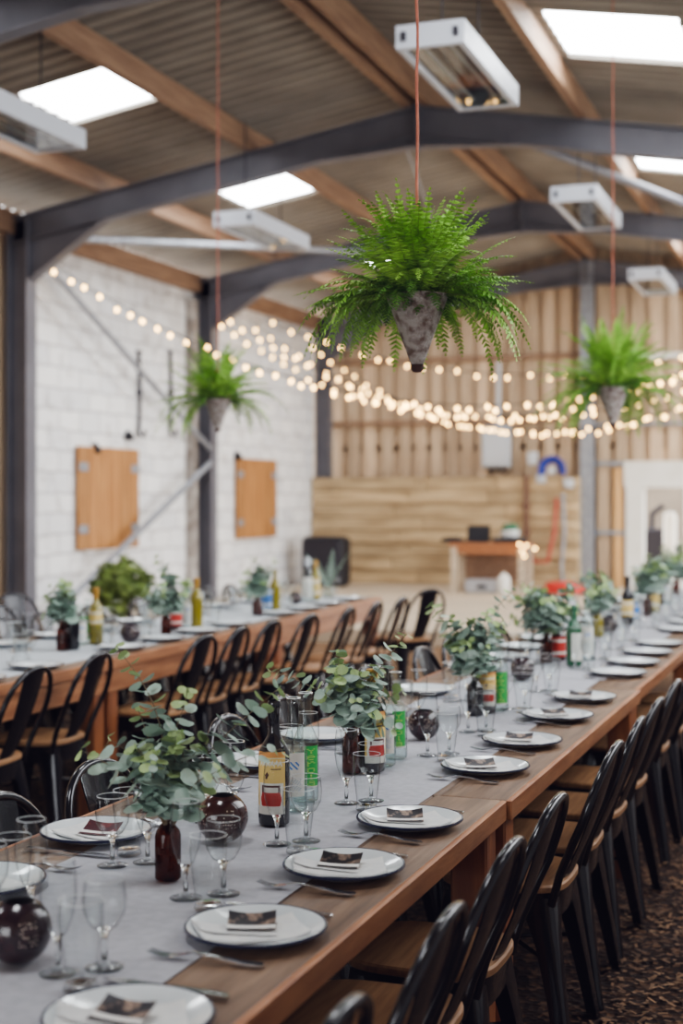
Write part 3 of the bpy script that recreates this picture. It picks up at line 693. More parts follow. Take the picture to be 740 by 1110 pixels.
def make_fern(scale, seed, n_out, leafk):
    rnd = random.Random(seed); t = empty('hanging_fern')
    R, Hc = .091 * scale, .235 * scale
    mb = MB()
    prof = [(0, .016), (.0175, .016), (.020, .026), (.09, .218), (.091, .222), (.088, .222), (.082, .205), (0, .2)]
    prof = [(r * scale, z * scale) for r, z in prof]
    mb.lathe(prof, 40); mb.build('cone_pot', 'zinc', t)
    mb = MB(); mb.lathe([(0, -.003 * scale), (.012 * scale, -.001 * scale), (.0185 * scale, .008 * scale), (.019 * scale, .022 * scale), (.012 * scale, .03 * scale)], 18); mb.build('pot_tip', 'rust', t)
    mb = MB(); mb.tube([(R * .8, 0, Hc * .93), (R * .98, 0, Hc * .97), (0, 0, Hc + .14 * scale)], .0025, 5)
    for a_ in (2.1, 4.2): mb.tube([(R * .95 * math.cos(a_), R * .95 * math.sin(a_), Hc * .94), (0, 0, Hc + .14 * scale)], .0025, 5)
    mb.build('sling', 'rope', t)
    leaves = MB(); inner = MB()
    for i in range(n_out):
        azi = 2 * PI * (i * .618034) + rnd.uniform(-.3, .3); f = (i + .5) / n_out
        if f < .34: elev, ln, dr = rnd.uniform(.8, 1.5), rnd.uniform(.22, .34), rnd.uniform(.3, 1.6)
        elif f < .80: elev, ln, dr = rnd.uniform(.1, .85), rnd.uniform(.22, .33), rnd.uniform(.3, 1.3)
        else:
            elev, ln, dr = rnd.uniform(.05, .5), rnd.uniform(.27, .37), rnd.uniform(1.5, 2.8)
            if math.cos(azi - math.atan2(-C, S)) > .45: azi += PI * .5 if math.sin(azi - math.atan2(-C, S)) > 0 else -PI * .5
        if f < .8 and elev < .75 and math.cos(azi - math.atan2(-C, S)) > .5: elev += .45
        ln *= scale * leafk; base = Vector((math.cos(azi) * R * .7 * f, math.sin(azi) * R * .7 * f, Hc * .93))
        frond(leaves, base, azi, elev, ln, dr, rnd.uniform(.030, .048) * scale * leafk, rnd.choice((20, 24, 28)), 0)
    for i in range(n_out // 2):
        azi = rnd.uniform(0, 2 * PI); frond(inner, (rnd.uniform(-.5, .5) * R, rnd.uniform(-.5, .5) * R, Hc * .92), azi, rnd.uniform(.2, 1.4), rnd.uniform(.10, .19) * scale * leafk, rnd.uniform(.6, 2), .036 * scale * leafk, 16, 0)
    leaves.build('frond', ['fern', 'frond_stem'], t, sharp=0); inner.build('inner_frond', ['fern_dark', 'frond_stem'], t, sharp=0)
    return t, Hc
def hang(px, py_tip, d, scale, seed, n_, label, leafk=1.0):
    p = atD(px, py_tip, d); t, Hc = make_fern(scale, seed, n_, leafk); t.location = p
    tag(t, label, 'hanging fern', 'hanging ferns over the tables')
    ztop = zroof(p.x) + .02 - p.z
    mb = MB(); z0 = Hc + .135 * scale; pts = []; n = 40
    for i in range(n + 1): z = z0 + (ztop - z0) * i / n; pts.append((.002 * math.sin(i * 1.7), .002 * math.cos(i * 2.1), z))
    mb.tube(pts, .0042, 6)
    kz = Hc + .17 * scale
    for j in range(3): mb.tube([(.009 * math.cos(a_), .007 * math.sin(a_), kz + .006 * j + .003 * math.sin(a_ * 2)) for a_ in [q_ * .7 for q_ in range(10)]], .005, 6)
    mb.build('rope', 'rope', t)
hang(452, 403, 4.05, .98, 3, 230, 'large green fern in weathered zinc cone, hanging nearest the camera')
hang(664, 463, 8.8, 1.1, 5, 110, 'green fern in zinc cone hanging in front of the gable post and doorway', 1.42)
hang(236, 468, 9.2, .95, 11, 80, 'smaller green fern in zinc cone hanging in front of the white wall', 1.42)

# ------------------------------------------------------------------ long tables
def Rp(u, v, z=.75): return Vector((-.876 - u + .0096 * v, v + .0096 * u, z))
def Lp(u, v, z=.75): return Vector((-3.215 - u - .0255 * v, v - .0255 * u, z))
RA, LA = math.atan(-.0096), math.atan(.0255)
TW = .92
def table(P, ang, v0, v1, label, jut=0.0, rec=.028):
    c_ = P(TW / 2, (v0 + v1) / 2, 0); L = v1 - v0 - .006
    t = empty('trestle_table', (c_.x + jut, c_.y, 0), ang); tag(t, label, 'table', 'rustic timber tables joined in rows')
    mb = MB(); nb = 5
    for i in range(nb): mb.box((-TW / 2 + TW * (i + .5) / nb, 0, .727), (TW / nb - .003, L, .046), bev=.004)
    mb.build('tabletop', 'table_wood', t)
    for s in (-1, 1):
        mb = MB(); mb.box((s * (TW / 2 - rec), 0, .645), (.04, L - .02, .12), bev=.004); mb.build('side_rail', 'pine', t)
        mb = MB(); mb.box((s * (TW / 2 + .002), 0, .7235), (.016, L, .053), bev=.003); mb.build('edge_strip', 'pine', t)
        mb = MB(); mb.box((0, s * (L / 2 - .05), .64), (TW - .12, .04, .11)); mb.build('end_rail', 'pine', t)
        for q_ in (-1, 1):
            mb = MB(); mb.box((s * (TW / 2 - .06), q_ * (L / 2 - .07), .35), (.095, .095, .70), bev=.006); mb.build('leg', 'pine_v', t)
RJ = [1.30, 3.60, 5.86, 8.05, 10.28, 12.5]
for i in range(5): table(Rp, RA, RJ[i], RJ[i + 1], f'worn timber table with orange pine edge, {ORD[i]} from the camera in front row', [0, .012, 0.0, .006, 0][i], .13)
LJ = [3.8, 6.1, 8.4, 10.7]
for i in range(3): table(Lp, LA, LJ[i], LJ[i + 1], f'worn timber table with orange pine edge, {ORD[i]} from the camera in back row')

def runner(P, u0, u1, v0, v1, m_, label, dz=0.0, ov=0):
    mb = MB(); nv = int((v1 - v0) / .06)
    def fn(u, v): 
        vv = v0 + (v1 - v0) * v; p = P(u0 + (u1 - u0) * u + .004 * math.sin(vv * 2.3), vv, .7515 + dz + .0006 * math.sin(vv * 21 + u * 5) * math.sin(u * 9)); return p
    mb.grid(fn, 10, nv)
    def low(u, v): p = fn(u, v); return Vector((p.x, p.y, .7502))
    for uu in (0.0, 1.0): mb.grid(lambda a_, b_: fn(uu, b_).lerp(low(uu, b_), a_), 1, nv)
    for vv in (0.0, 1.0): mb.grid(lambda a_, b_: fn(a_, vv).lerp(low(a_, vv), b_), 10, 1)
    tag(mb.build('table_runner', m_, sharp=60), label, 'table runner')
runner(Rp, .185, .735, 1.31, 6.22, 'runner', 'grey cloth runner along the near half of the front row tables')
runner(Rp, .165, .715, 6.10, 12.45, 'runner', 'grey cloth runner along the far half of the front row tables', .002)
runner(Lp, .10, .80, 3.85, 10.65, 'runner_white', 'pale cloth runner along the back row tables')
ZT = .7535; ZRN = .7545

# ------------------------------------------------------------------ metal chairs
def sup(a, hx, hy, e=.55):
    c_, s_ = math.cos(a), math.sin(a)
    return (math.copysign(abs(c_) ** e, c_) * hx, math.copysign(abs(s_) ** e, s_) * hy)
def make_chair():
    t = empty('metal_chair')
    n = 32; an = [2 * PI * i / n for i in range(n)]
    mb = MB(); rings = []
    for z, k_ in ((.448, .96), (.452, 1.0), (.466, 1.0), (.471, .975)): rings.append([Vector((*sup(a, .182 * k_, .180 * k_), z)) for a in an])
    mb.loft(rings); mb.build('seat', 'seat', t)
    mb = MB(); rings = []
    for z, k_ in ((.372, .93), (.40, .955), (.44, .985), (.4475, .99)): rings.append([Vector((*sup(a, .178 * k_, .176 * k_), z)) for a in an])
    mb.loft(rings); mb.build('seat_apron', 'chair', t)
    for sx in (-1, 1):
        for sy in (-1, 1):
            mb = MB(); rings = []
            nrm = Vector((sx, sy, 0)).normalized(); tan = Vector((-sy, sx, 0)).normalized() * (sx * sy)
            for f, wd in ((0, .070), (.12, .058), (.3, .044), (.6, .034), (1, .026)):
                z = .435 * (1 - f) + .001; cc = Vector((sx, sy, 0)) * (.138 + .072 * f ** .9); cc.z = z
                prof = [(-wd, -.75 * wd), (-wd * .45, .05 * wd), (0, .28 * wd), (wd * .45, .05 * wd), (wd, -.75 * wd), (wd * .5, -.35 * wd), (0, -.15 * wd), (-wd * .5, -.35 * wd)]
                rings.append([cc + tan * a_ + nrm * b_ for a_, b_ in prof])
            mb.loft(rings); mb.build('leg', 'chair', t)
            
    for s in (-1, 1):
        mb = MB(); mb.tube([(s * .17, .17, .25), (0, 0, .275), (-s * .17, -.17, .25)], .006, 6); mb.build('cross_brace', 'chair', t)
    # bent tube hoop
    pts = [(-.162, -.150, .42), (-.174, -.176, .51), (-.186, -.214, .60)]
    m_ = 18
    for i in range(m_ + 1):
        a_ = PI - PI * i / m_; x_, z_ = math.copysign(abs(math.cos(a_)) ** .9, math.cos(a_)) * .193, abs(math.sin(a_)) ** .9 * .19
        pts.append((x_, -.238 - .066 * (z_ / .19), .652 + z_))
    pts += [(.186, -.214, .60), (.174, -.176, .51), (.162, -.150, .42)]
    mb = MB(); mb.tube(pts, .0115, 10); mb.build('back_hoop', 'chair', t)
    # pressed sheet splat
    def sp(u, v, off=0.0):
        wd = .056 + .030 * v ** .8; x_ = (u - .5) * 2 * wd; z_ = .45 + .383 * v; y_ = -.155 - .142 * v - .012 * math.sin(PI * v) - .010 * (1 - (2 * u - 1) ** 2) + off
        return Vector((x_, y_, z_))
    mb = MB(); mb.grid(lambda u, v: sp(u, v), 6, 10); mb.grid(lambda u, v: sp(1 - u, v, .004), 6, 10)
    for uu in (0, 1): mb.grid(lambda a_, v: sp(uu, v, .004 * (a_ if uu else 1 - a_)), 1, 10)
    sb = mb.build('back_splat', 'chair', t)
    mb = MB(); mb.tube([Vector((x_, sp(.5 + x_ * 7, v_).y + .005, sp(.5, v_).z)) for x_, v_ in [(-.026, .5), (-.026, .70), (-.018, .765), (0, .785), (.018, .765), (.026, .70), (.026, .5)]], .0035, 6); mb.build('pressed_arch', 'chair', sb)
    return t
CH = Proto(make_chair)
def chair(rail, face, label, group, jit=0.0):
    """rail: point below the top rail; face: heading of the chair's front"""
    fx, fy = math.cos(face), math.sin(face)
    CH.put((rail[0] + fx * .30, rail[1] + fy * .30, 0), face - PI / 2 + jit, label, 'chair', group)
ys = [1.80, 2.28, 2.78, 3.24, 4.0, 4.46, 4.93, 5.45, 6.25, 6.75, 7.2, 7.68]
for i, y in enumerate(ys):
    chair((-.645 + .0096 * y * .6 + random.uniform(-.012, .012), y), PI + RA, f'black metal chair with wooden seat, {ORD[i]} from camera on front row\'s aisle side', 'chairs along the aisle side of the front row', random.uniform(-.03, .03))
ys = [2.35, 2.81, 3.265, 4.08, 4.55, 5.03, 5.48, 6.26, 6.73, 7.2, 7.68, 8.44, 8.91, 9.38, 9.85]
for i, y in enumerate(ys):
    chair((-1.875 + .006 * y + random.uniform(-.012, .012), y), RA, f'black metal chair tucked in, {ORD[i]} along front row\'s inner side facing the aisle', 'chairs along the inner side of the front row', random.uniform(-.04, .04))
fr = [(-3.10, 4.52), (-3.10, 5.0), (-3.12, 5.55), (-3.02, 6.46), (-3.04, 6.93), (-3.04, 7.38), (-2.98, 7.83), (-2.95, 8.42), (-2.93, 8.92), (-2.90, 9.40)]
for i, (x, y) in enumerate(fr):
    chair((x, y), PI + LA, f'black metal chair, {ORD[i]} from camera along back row\'s side facing the white wall', 'chairs along the near side of the back row', random.uniform(-.06, .06))
chair((-2.95, 10.25), PI - .5, 'black metal chair turned at the far end corner of the back row', 'chairs along the near side of the back row')
bk = [5.6, 6.5, 6.96, 7.42, 8.0, 8.7, 9.2, 9.7, 10.3]
for i, y in enumerate(bk):
    chair((-4.16 - .0255 * y - .2, y), LA, f'black metal chair, {ORD[i]} from camera along back row\'s wall side', 'chairs along the wall side of the back row', random.uniform(-.05, .05))
p = atD(14, 660, 10.2); chair((p.x, p.y), -.4, 'black metal chair standing apart near first column, closest to wall', 'spare chairs by the first column')
p = atD(-6, 660, 9.2); chair((p.x, p.y), -.1, 'black metal chair standing apart near first column, farther from wall', 'spare chairs by the first column')

# ------------------------------------------------------------------ place settings
PLATE_PROF = [(0, .0), (.078, .0), (.098, .006), (.1205, .0145), (.1262, .0152), (.1278, .0184), (.1262, .0214), (.1225, .0208), (.098, .0098), (.078, .0038), (0, .0035)]
def plate_h(r): 
    pr = [(0, .0035), (.078, .0038), (.098, .0098), (.1235, .0196), (.3, .0196)]
    for (a, b), (c2, d2) in zip(pr[:-1], pr[1:]):
        if a <= r <= c2: return b + (d2 - b) * (r - a) / (c2 - a)
    return .0196
def make_plate():
    t = empty('dinner_plate')
    mb = MB(); mb.lathe(PLATE_PROF[:4], 48); mb.lathe(PLATE_PROF[7:], 48); mb.build('plate_dish', 'enamel', t)
    mb = MB(); mb.lathe(PLATE_PROF[3:8], 48); mb.build('plate_rim', 'blue_rim', t)
    return t
PL = Proto(make_plate)
def make_napkin():
    mb = MB(); w_, l_ = .115, .19
    def fn(u, v, o=.0):
        x, y = (u - .5) * l_ + .01, (v - .5) * w_; return Vector((x, y, plate_h(math.hypot(x, y)) + .0015 + o + .0015 * math.sin(u * 7 + v * 3)))
    mb.grid(lambda u, v: fn(u, v, .0045), 14, 8); 
    for uu in (0, 1): mb.grid(lambda a_, v: fn(uu, v, .0045 * a_), 1, 8)
    for vv in (0, 1): mb.grid(lambda u, a_: fn(u, vv, .0045 * a_), 14, 1)
    t = mb.build('napkin', 'napkin', sharp=50)
    # the folded-over flap
    f = MB(); f.grid(lambda u, v: fn(.30 + .68 * u, .12 + .8 * v * (1 - .55 * u), .0072), 8, 6); f.build('folded_flap', 'napkin', t, sharp=50)
    return t
NA = Proto(make_napkin)
def make_card(top):
    def mk():
        mb = MB()
        def fn(u, v):
            x = (u - .5) * .086; y = (v - .5) * .060; return Vector((x, y, .001 + .006 * (2 * u - 1) ** 2 * v + .014 * v * v))
        mb.grid(fn, 12, 10, lambda i, j: 1 if 2 <= j < 4 else 0)
        return mb.build('photo_card', [top, 'card_white'])
    return Proto(mk)
CD, CR = make_card('card_dark'), make_card('card_red')
def rect_loft(mb, secs):
    rings = []
    for (y, z, w_, th) in secs: rings.append([Vector((-w_, y, z)), Vector((w_, y, z)), Vector((w_, y, z + th)), Vector((-w_, y, z + th))])
    mb.loft(rings)
def make_fork():
    mb = MB()
    rect_loft(mb, [(-.10, .001, .004, .002), (-.095, .001, .0095, .0028), (-.06, .0015, .008, .0028), (-.01, .008, .0042, .003), (.025, .010, .0035, .0032), (.045, .006, .008, .002), (.058, .004, .0115, .0016), (.066, .003, .012, .0015)])
    for i in range(4):
        x = -.0093 + .0062 * i; r = []
        for (y, z, w_) in ((.064, .003, .0022), (.085, .004, .0018), (.105, .010, .0008)): r.append([Vector((x - w_, y, z)), Vector((x + w_, y, z)), Vector((x + w_, y, z + .0015)), Vector((x - w_, y, z + .0015))])
        mb.loft(r)
    return mb.build('fork', 'steel', sharp=50)
def make_knife():
    t = empty('knife')
    mb = MB(); rect_loft(mb, [(-.11, .001, .003, .004), (-.105, .0005, .0085, .006), (-.06, .0005, .0075, .006), (-.01, .001, .006, .006)]); mb.build('handle', 'steel', t, sharp=50)
    mb = MB(); rect_loft(mb, [(-.01, .002, .006, .003), (.02, .002, .009, .0018), (.08, .002, .0095, .0014), (.108, .002, .006, .0012), (.118, .002, .0012, .001)]); mb.build('blade', 'steel', t, sharp=50)
    return t
FO, KN = Proto(make_fork), Proto(make_knife)
def glass_maker(name, prof, mis, rim, n=28):
    def mk():
        mb = MB(); mb.lathe(prof, n, mis=mis)
        rr, rz = rim; mb.lathe([(rr + .0006 * math.cos(a_), rz + .0006 * math.sin(a_)) for a_ in [i * PI / 3 for i in range(7)]], n, mi=2)  # lip ring, coloured with its own glint
        return mb.build(name, ['glass', 'thick_glass', 'rim_glint'], sharp=60)
    return Proto(mk)
# champagne flute, wine goblet, tumbler: thin bowls and feet, solid stems
FL = glass_maker('champagne_flute', [(0, .0005), (.031, .0005), (.032, .002), (.014, .006), (.0052, .012), (.0042, .04), (.0062, .056), (.010, .064), (.016, .070), (.026, .098), (.0305, .128), (.0295, .160), (.0262, .188)], [0, 0, 0, 1, 1, 1, 1] + [0] * 5, (.0262, .188))
GO = glass_maker('wine_goblet', [(0, .0005), (.032, .0005), (.033, .002), (.014, .006), (.0055, .012), (.0045, .045), (.0075, .060), (.012, .065), (.022, .071), (.034, .092), (.0365, .115), (.0325, .148)], [0, 0, 0, 1, 1, 1, 1] + [0] * 4, (.0325, .148))
TU = glass_maker('tumbler', [(0, .0005), (.0265, .0005), (.0275, .003), (.0245, .012), (0, .0125), (.0245, .012), (.026, .03), (.031, .07), (.0355, .108), (.0345, .140)], [0] * 3 + [1] * 2 + [0] * 4, (.0345, .140))
def setting(P, ang, u_, v, side, label_tail, near, cut=True, card=True, jf=(0, 0)):
    """one diner's place: side=+1 sits at small u, -1 at large u"""
    face = ang + (PI if side > 0 else 0)          # heading from diner into the table
    uu = lambda du: u_ + side * du
    r = random.Random(int(v * 1000) + side)
    PL.put(P(u_, v, ZT if cut else ZT), r.uniform(0, 6), 'white enamel plate with navy rim, ' + label_tail, 'plate', 'enamel plates')
    z = ZT
    NA.put(P(u_, v, z), face + PI * (0 if side > 0 else 0) + r.uniform(-.25, .25) + (.5 if side > 0 else -.3), 'folded white napkin on plate, ' + label_tail, 'napkin', 'napkins on the plates')
    if card:
        (CR if card == 2 else CD).put(P(uu(.012), v + r.uniform(-.01, .01), z + .0125), YAW + r.uniform(-.5, .3), ('dark red' if card == 2 else 'dark') + ' photo card on plate, ' + label_tail, 'photo card', 'photo cards on the plates')
    if cut:
        FO.put(P(uu(.02), v - side * .158 + r.uniform(-.006, .006), ZT + .0005), face - PI / 2 + r.uniform(-.1, .1), 'steel fork beside plate, ' + label_tail, 'fork', 'forks')
        KN.put(P(uu(.02), v + side * .155 + r.uniform(-.006, .006), ZT + .0005), face - PI / 2 + r.uniform(-.08, .08), 'steel knife beside plate, ' + label_tail, 'knife', 'knives')
    FL.put(P(uu(.22), v + side * .165, ZRN), 0, 'clear champagne flute at place, ' + label_tail, 'glass', 'champagne flutes')
    TU.put(P(uu(.148), v + side * .115, ZRN), 0, 'clear tumbler at place, ' + label_tail, 'glass', 'tumblers')
    GO.put(P(uu(.168 + r.uniform(-.01, .01)), v + side * .215, ZRN), 0, 'clear wine goblet at place, ' + label_tail, 'glass', 'wine goblets')
vr = [1.86, 2.325, 2.78, 3.235, 3.95, 4.415, 4.965, 5.46, 6.27, 6.71, 7.17, 7.62, 8.45, 8.97, 9.42, 9.87, 10.65, 11.1, 11.6, 12.1]
for i, v in enumerate(vr): setting(Rp, RA, .138, v, 1, f'{ORD[i]} from camera on front row\'s aisle side', i < 8, cut=i < 12, card=(1 if i < 8 else 0))
vl = [1.95, 2.42, 2.87, 3.31, 3.80, 4.28, 4.83, 5.45, 6.25, 6.72, 7.2, 7.68, 8.4, 8.9, 9.4, 9.9, 10.65, 11.15, 11.6, 12.1]
for i, v in enumerate(vl): setting(Rp, RA, .775, v, -1, f'{ORD[i]} from camera on front row\'s inner side', i < 8, cut=i < 8, card=(2 if i in (0, 2) else 0))
k0 = 0
for j in range(3):
    for dv in (.40, .88, 1.36, 1.85):
        v = LJ[j] + dv
        if v > 4.5: setting(Lp, LA, .138, v, 1, f'{ORD[k0]} from camera on back row\'s near side', False, cut=False, card=0); k0 += 1
k0 = 0
for j in range(1, 3):
    for dv in (.35, .85, 1.33, 1.83):
        setting(Lp, LA, .775, LJ[j] + dv, -1, f'{ORD[k0]} from camera on back row\'s wall side', False, cut=False, card=0); k0 += 1

# ------------------------------------------------------------------ bottles, tealight balls, eucalyptus
FONT = {'Y': ['10001', '01010', '00100', '00100', '00100'], 'e': ['01110', '10001', '11111', '10000', '01110'], 'r': ['10110', '11001', '10000', '10000', '10000'],
        'o': ['01110', '10001', '10001', '10001', '01110'], 'l': ['00100', '00100', '00100', '00100', '00110'], 'a': ['01110', '00001', '01111', '10001', '01111']}
def label_patch(r, z0, z1, a0, a1, nu, nv, paint):
    mb = MB(); mb.grid(lambda u, v: (r * math.cos(a0 + (a1 - a0) * u), r * math.sin(a0 + (a1 - a0) * u), z0 + (z1 - z0) * v), nu, nv, paint); return mb
def paint_yellow(nu, nv):
    rnd = random.Random(4); script = {}
    for i in range(5, nu - 5):       # a flowing pale script line near the top
        j = int(nv * .80 + 1.3 * math.sin(i * 1.1) + .8 * math.sin(i * 2.3)); script[(i, j)] = 1; script[(i, j + 1)] = 1
        if i % 6 < 2: script[(i, j + 2)] = 1; script[(i, j - 1)] = 1
    def f(i, j):
        y = j / nv; x = i / nu - .5
        if (i, j) in script: return 2
        if .70 < y < .725 and .0 < x < .32: return 4
        # a little brown bird above the picture
        if abs(x + .12) < .07 * max(0, 1 - abs(y - .62) / .06) or (.555 < y < .60 and abs(x + .15) < .03): return 4
        # jar of tomatoes
        if y < .50:
            e = (x / .33) ** 2
            if .12 < y < .34 and abs(x) < .36 - .5 * abs(y - .23): return 3
            if .34 <= y < .46 and abs(x) < .30: return 4 if y > .43 or abs(abs(x) - .27) < .03 else 2
            if y <= .12: return 2
            return 0 if abs(x) > .42 else 2
        return 1 if y > .90 else 0
    return f
def paint_green(nu, nv):
    word = 'Yerola'; cell = {}
    # letters stand upright one below the other
    n = len(word); hgt = nv / (n + .6)
    for q_, ch in enumerate(word):
        for rr in range(5):
            for cc in range(5):
                if FONT[ch][rr][cc] == '1':
                    for dj in range(int(hgt / 6.2)):
                        for di in range(2): cell[(int(nu * .22) + cc * 2 + di, int(nv - hgt * (q_ + .5) - rr * hgt / 6.2 - dj))] = 1
    def f(i, j): return 1 if (i, j) in cell else (2 if j < nv * .03 else 0)
    return f
def paint_blue(nu, nv):
    def f(i, j):
        y = j / nv; x = i / nu
        if y > .9: return 0
        if .62 < y < .8 and .3 < x < .75: return 2 if (i + j) % 5 < 2 else 0
        if .12 < y < .4 and .2 < x < .8 and (i * 7 + j * 3) % 11 < 3: return 1
        return 0
    return f
def cam_angle(loc): return math.atan2(-loc[1], -loc[0])        # heading from a thing towards the viewer
def bottle(name, loc, h, r, glass, neck_r=None, label_kind=None, cap=None, label='', group=None, turn=0.0, shoulder=.62, water=False, lz=(.1, .55), span=1.9):
    neck_r = neck_r or r * .38
    t = empty(name, loc, cam_angle(loc) + turn); tag(t, label, 'bottle', group)
    s = shoulder * h
    prof = [(0, .004), (r * .8, .0), (r * .97, .004), (r, .012), (r, s * .92), (r * .97, s), (r * .78, s + h * .06), (neck_r * 1.25, s + h * .13), (neck_r, s + h * .18), (neck_r, h * .93), (neck_r * 1.18, h * .94), (neck_r * 1.18, h * .985), (neck_r, h)]
    if glass in ('bottle_glass',): prof = prof
    mb = MB(); mb.lathe(prof, 28); mb.build('bottle_body', glass, t)
    if glass == 'bottle_glass':
        mb = MB()
        for rr, zz in ((neck_r * 1.2, h * .99),): mb.lathe([(rr + .0011 * math.cos(a_), zz + .0011 * math.sin(a_)) for a_ in [i_ * PI / 3 for i_ in range(7)]], 24)
        mb.build('lip_glint', 'rim_glint', t)  # bottle lip with the bright highlight in its colour
    if water:
        mb = MB(); mb.lathe([(0, .006), (r * .93, .006), (r * .93, s * .8), (0, s * .8)], 24); mb.build('water', thin_water, t)
    if label_kind == 'yellow':
        label_patch(r + .0006, h * lz[0], h * lz[1], -span / 2, span / 2, 44, 60, paint_yellow(44, 60)).build('paper_label', ['l_yellow', 'l_orange', 'l_white', 'l_red', 'l_brown'], t, sharp=60)
    elif label_kind == 'green':
        label_patch(r + .0006, h * lz[0], h * lz[1], -span / 2, span / 2, 18, 72, paint_green(18, 72)).build('paper_label', ['l_green', 'l_lime', 'l_white'], t, sharp=60)
    elif label_kind == 'blue':
        label_patch(r + .0006, h * lz[0], h * lz[1], -span / 2, span / 2, 24, 40, paint_blue(24, 40)).build('paper_label', ['l_white', 'l_blue', 'l_deep'], t, sharp=60)
    elif label_kind:
        label_patch(r + .0006, h * lz[0], h * lz[1], -span / 2, span / 2, 16, 8, lambda i, j: 1 if j in (1, 6) else 0).build('paper_label', [label_kind, 'l_white'], t, sharp=60)
    if cap:
        mb = MB(); mb.lathe([(neck_r * 1.05, h * .80), (neck_r * 1.22, h * .93), (neck_r * 1.24, h * 1.0), (0, h * 1.003)], 20); mb.build('neck_foil' if cap == 'gold_foil' else 'cap', cap, t)
    return t
thin_water = thin_glass('still_water', (0.93, 0.96, 0.96), .4, edge=.6)

def make_ball(mname, r, seed):
    rnd = random.Random(seed); t = empty('tealight_ball')
    prof = [(0, .0), (.35 * r, .0)]
    for i in range(1, 15):
        a_ = -PI / 2 + .36 + (PI - .36 - .5) * i / 14; prof.append((r * math.cos(a_), r * (.94 + math.sin(a_))))
    rt = prof[-1][0]; zt = prof[-1][1]
    mb = MB(); mb.lathe(prof, 36); mb.lathe([(rt, zt), (rt * .86, zt - .002), (rt * .9, zt - .02), (r * .7, zt - .05), (0, zt - .07)], 36, mi=1)
    d = mb_ = mb
    def dot(az, el, s=.0016):
        n = Vector((math.cos(az) * math.cos(el), math.sin(az) * math.cos(el), math.sin(el))); c_ = n * (r * 1.002) + Vector((0, 0, r * .94))
        x_ = n.cross(Vector((0, 0, 1))).normalized(); y_ = x_.cross(n); d.add([c_ + (x_ * math.cos(k_ * PI / 3) + y_ * math.sin(k_ * PI / 3)) * s for k_ in range(6)], [tuple(range(6))], 2)
    for az0 in [i * 1.25 for i in range(5)]:
        for row in range(6):
            for cc in range(7):
                if rnd.random() < .62: dot(az0 + (cc - 3) * .085 + rnd.uniform(-.02, .02), .42 - row * .13 + rnd.uniform(-.02, .02), rnd.uniform(.0009, .0018))
    mb.build('ball_body', [mname, 'void', 'hole'], t)
    return t
def ball(loc, r, mname, label, seed=1):
    t = make_ball(mname, r, seed); t.location = loc; t.rotation_euler = (0, 0, cam_angle(loc) + .3); tag(t, label, 'tealight holder', 'pierced ball tealight holders')

def leaf(mb, c, n, d, r, mi):
    """a cupped round leaf with centre c, normal n, pointing along d"""
    d = (d - n * d.dot(n)).normalized(); x = n.cross(d); vs = [c + n * (-r * .12)]; m_ = 9
    for i in range(m_):
        a = 2 * PI * i / m_; vs.append(c + d * math.cos(a) * r * 1.08 + x * math.sin(a) * r * .96 + n * (r * .08 * math.cos(2 * a)))
    mb.add(vs, [(0, 1 + i, 1 + (i + 1) % m_) for i in range(m_)], mi)
def sprig(parent, p0, p1, arch, rl, rnd, young=.25, step=.021, name='eucalyptus_stem'):
    """stem from p0 to p1 (parent-local) bowed by arch, with pairs of round leaves"""
    p0, p1 = Vector(p0), Vector(p1); L = (p1 - p0).length; n = max(4, int(L / step)); side = (p1 - p0).cross(Vector((0, 0, 1)))
    if side.length < 1e-4: side = Vector((1, 0, 0))
    side.normalize(); bow = side.cross(p1 - p0).normalized()
    if bow.z < 0: bow = -bow
    wob = rnd.uniform(-.02, .02)
    pos = lambda f: p0.lerp(p1, f) + bow * arch * math.sin(PI * f) * L + side * wob * math.sin(PI * 2 * f)
    st = MB(); st.tube([pos(i / 14) for i in range(15)], [.0020 * (1 - .6 * i / 14) for i in range(15)], 5)
    so = st.build(name, 'twig', parent)
    lv = MB(); ph = rnd.random() * 6
    for i in range(1, n + 1):
        f = i / n
        if f < .22: continue
        p = pos(f); t = (pos(min(1, f + .02)) - pos(f - .02)).normalized(); a = t.cross(Vector((.2, .1, 1))).normalized(); b = t.cross(a)
        ang = ph + i * (PI / 2) + rnd.uniform(-.4, .4); r = rl * 1.28 * (1.05 - .62 * f ** 1.6) * rnd.uniform(.8, 1.15)
        for s in (0, PI):
            dr = (a * math.cos(ang + s) + b * math.sin(ang + s)); dr = (dr + t * .45 + Vector((0, 0, rnd.uniform(-.2, .2)))).normalized()
            nn = (t * .8 + Vector((rnd.uniform(-.6, .6), rnd.uniform(-.6, .6), rnd.uniform(.0, .7)))).normalized()
            leaf(lv, p + dr * (r + .003), nn, dr, r, 1 if (f > .86 and rnd.random() < .8) or rnd.random() < young * f * .6 else 0)
    leaf(lv, p1 + (p1 - pos(.95)).normalized() * rl * .2, bow, p1 - p0, rl * .3, 1)
    lv.build('leaves', ['euca', 'euca_young'], so, sharp=0)
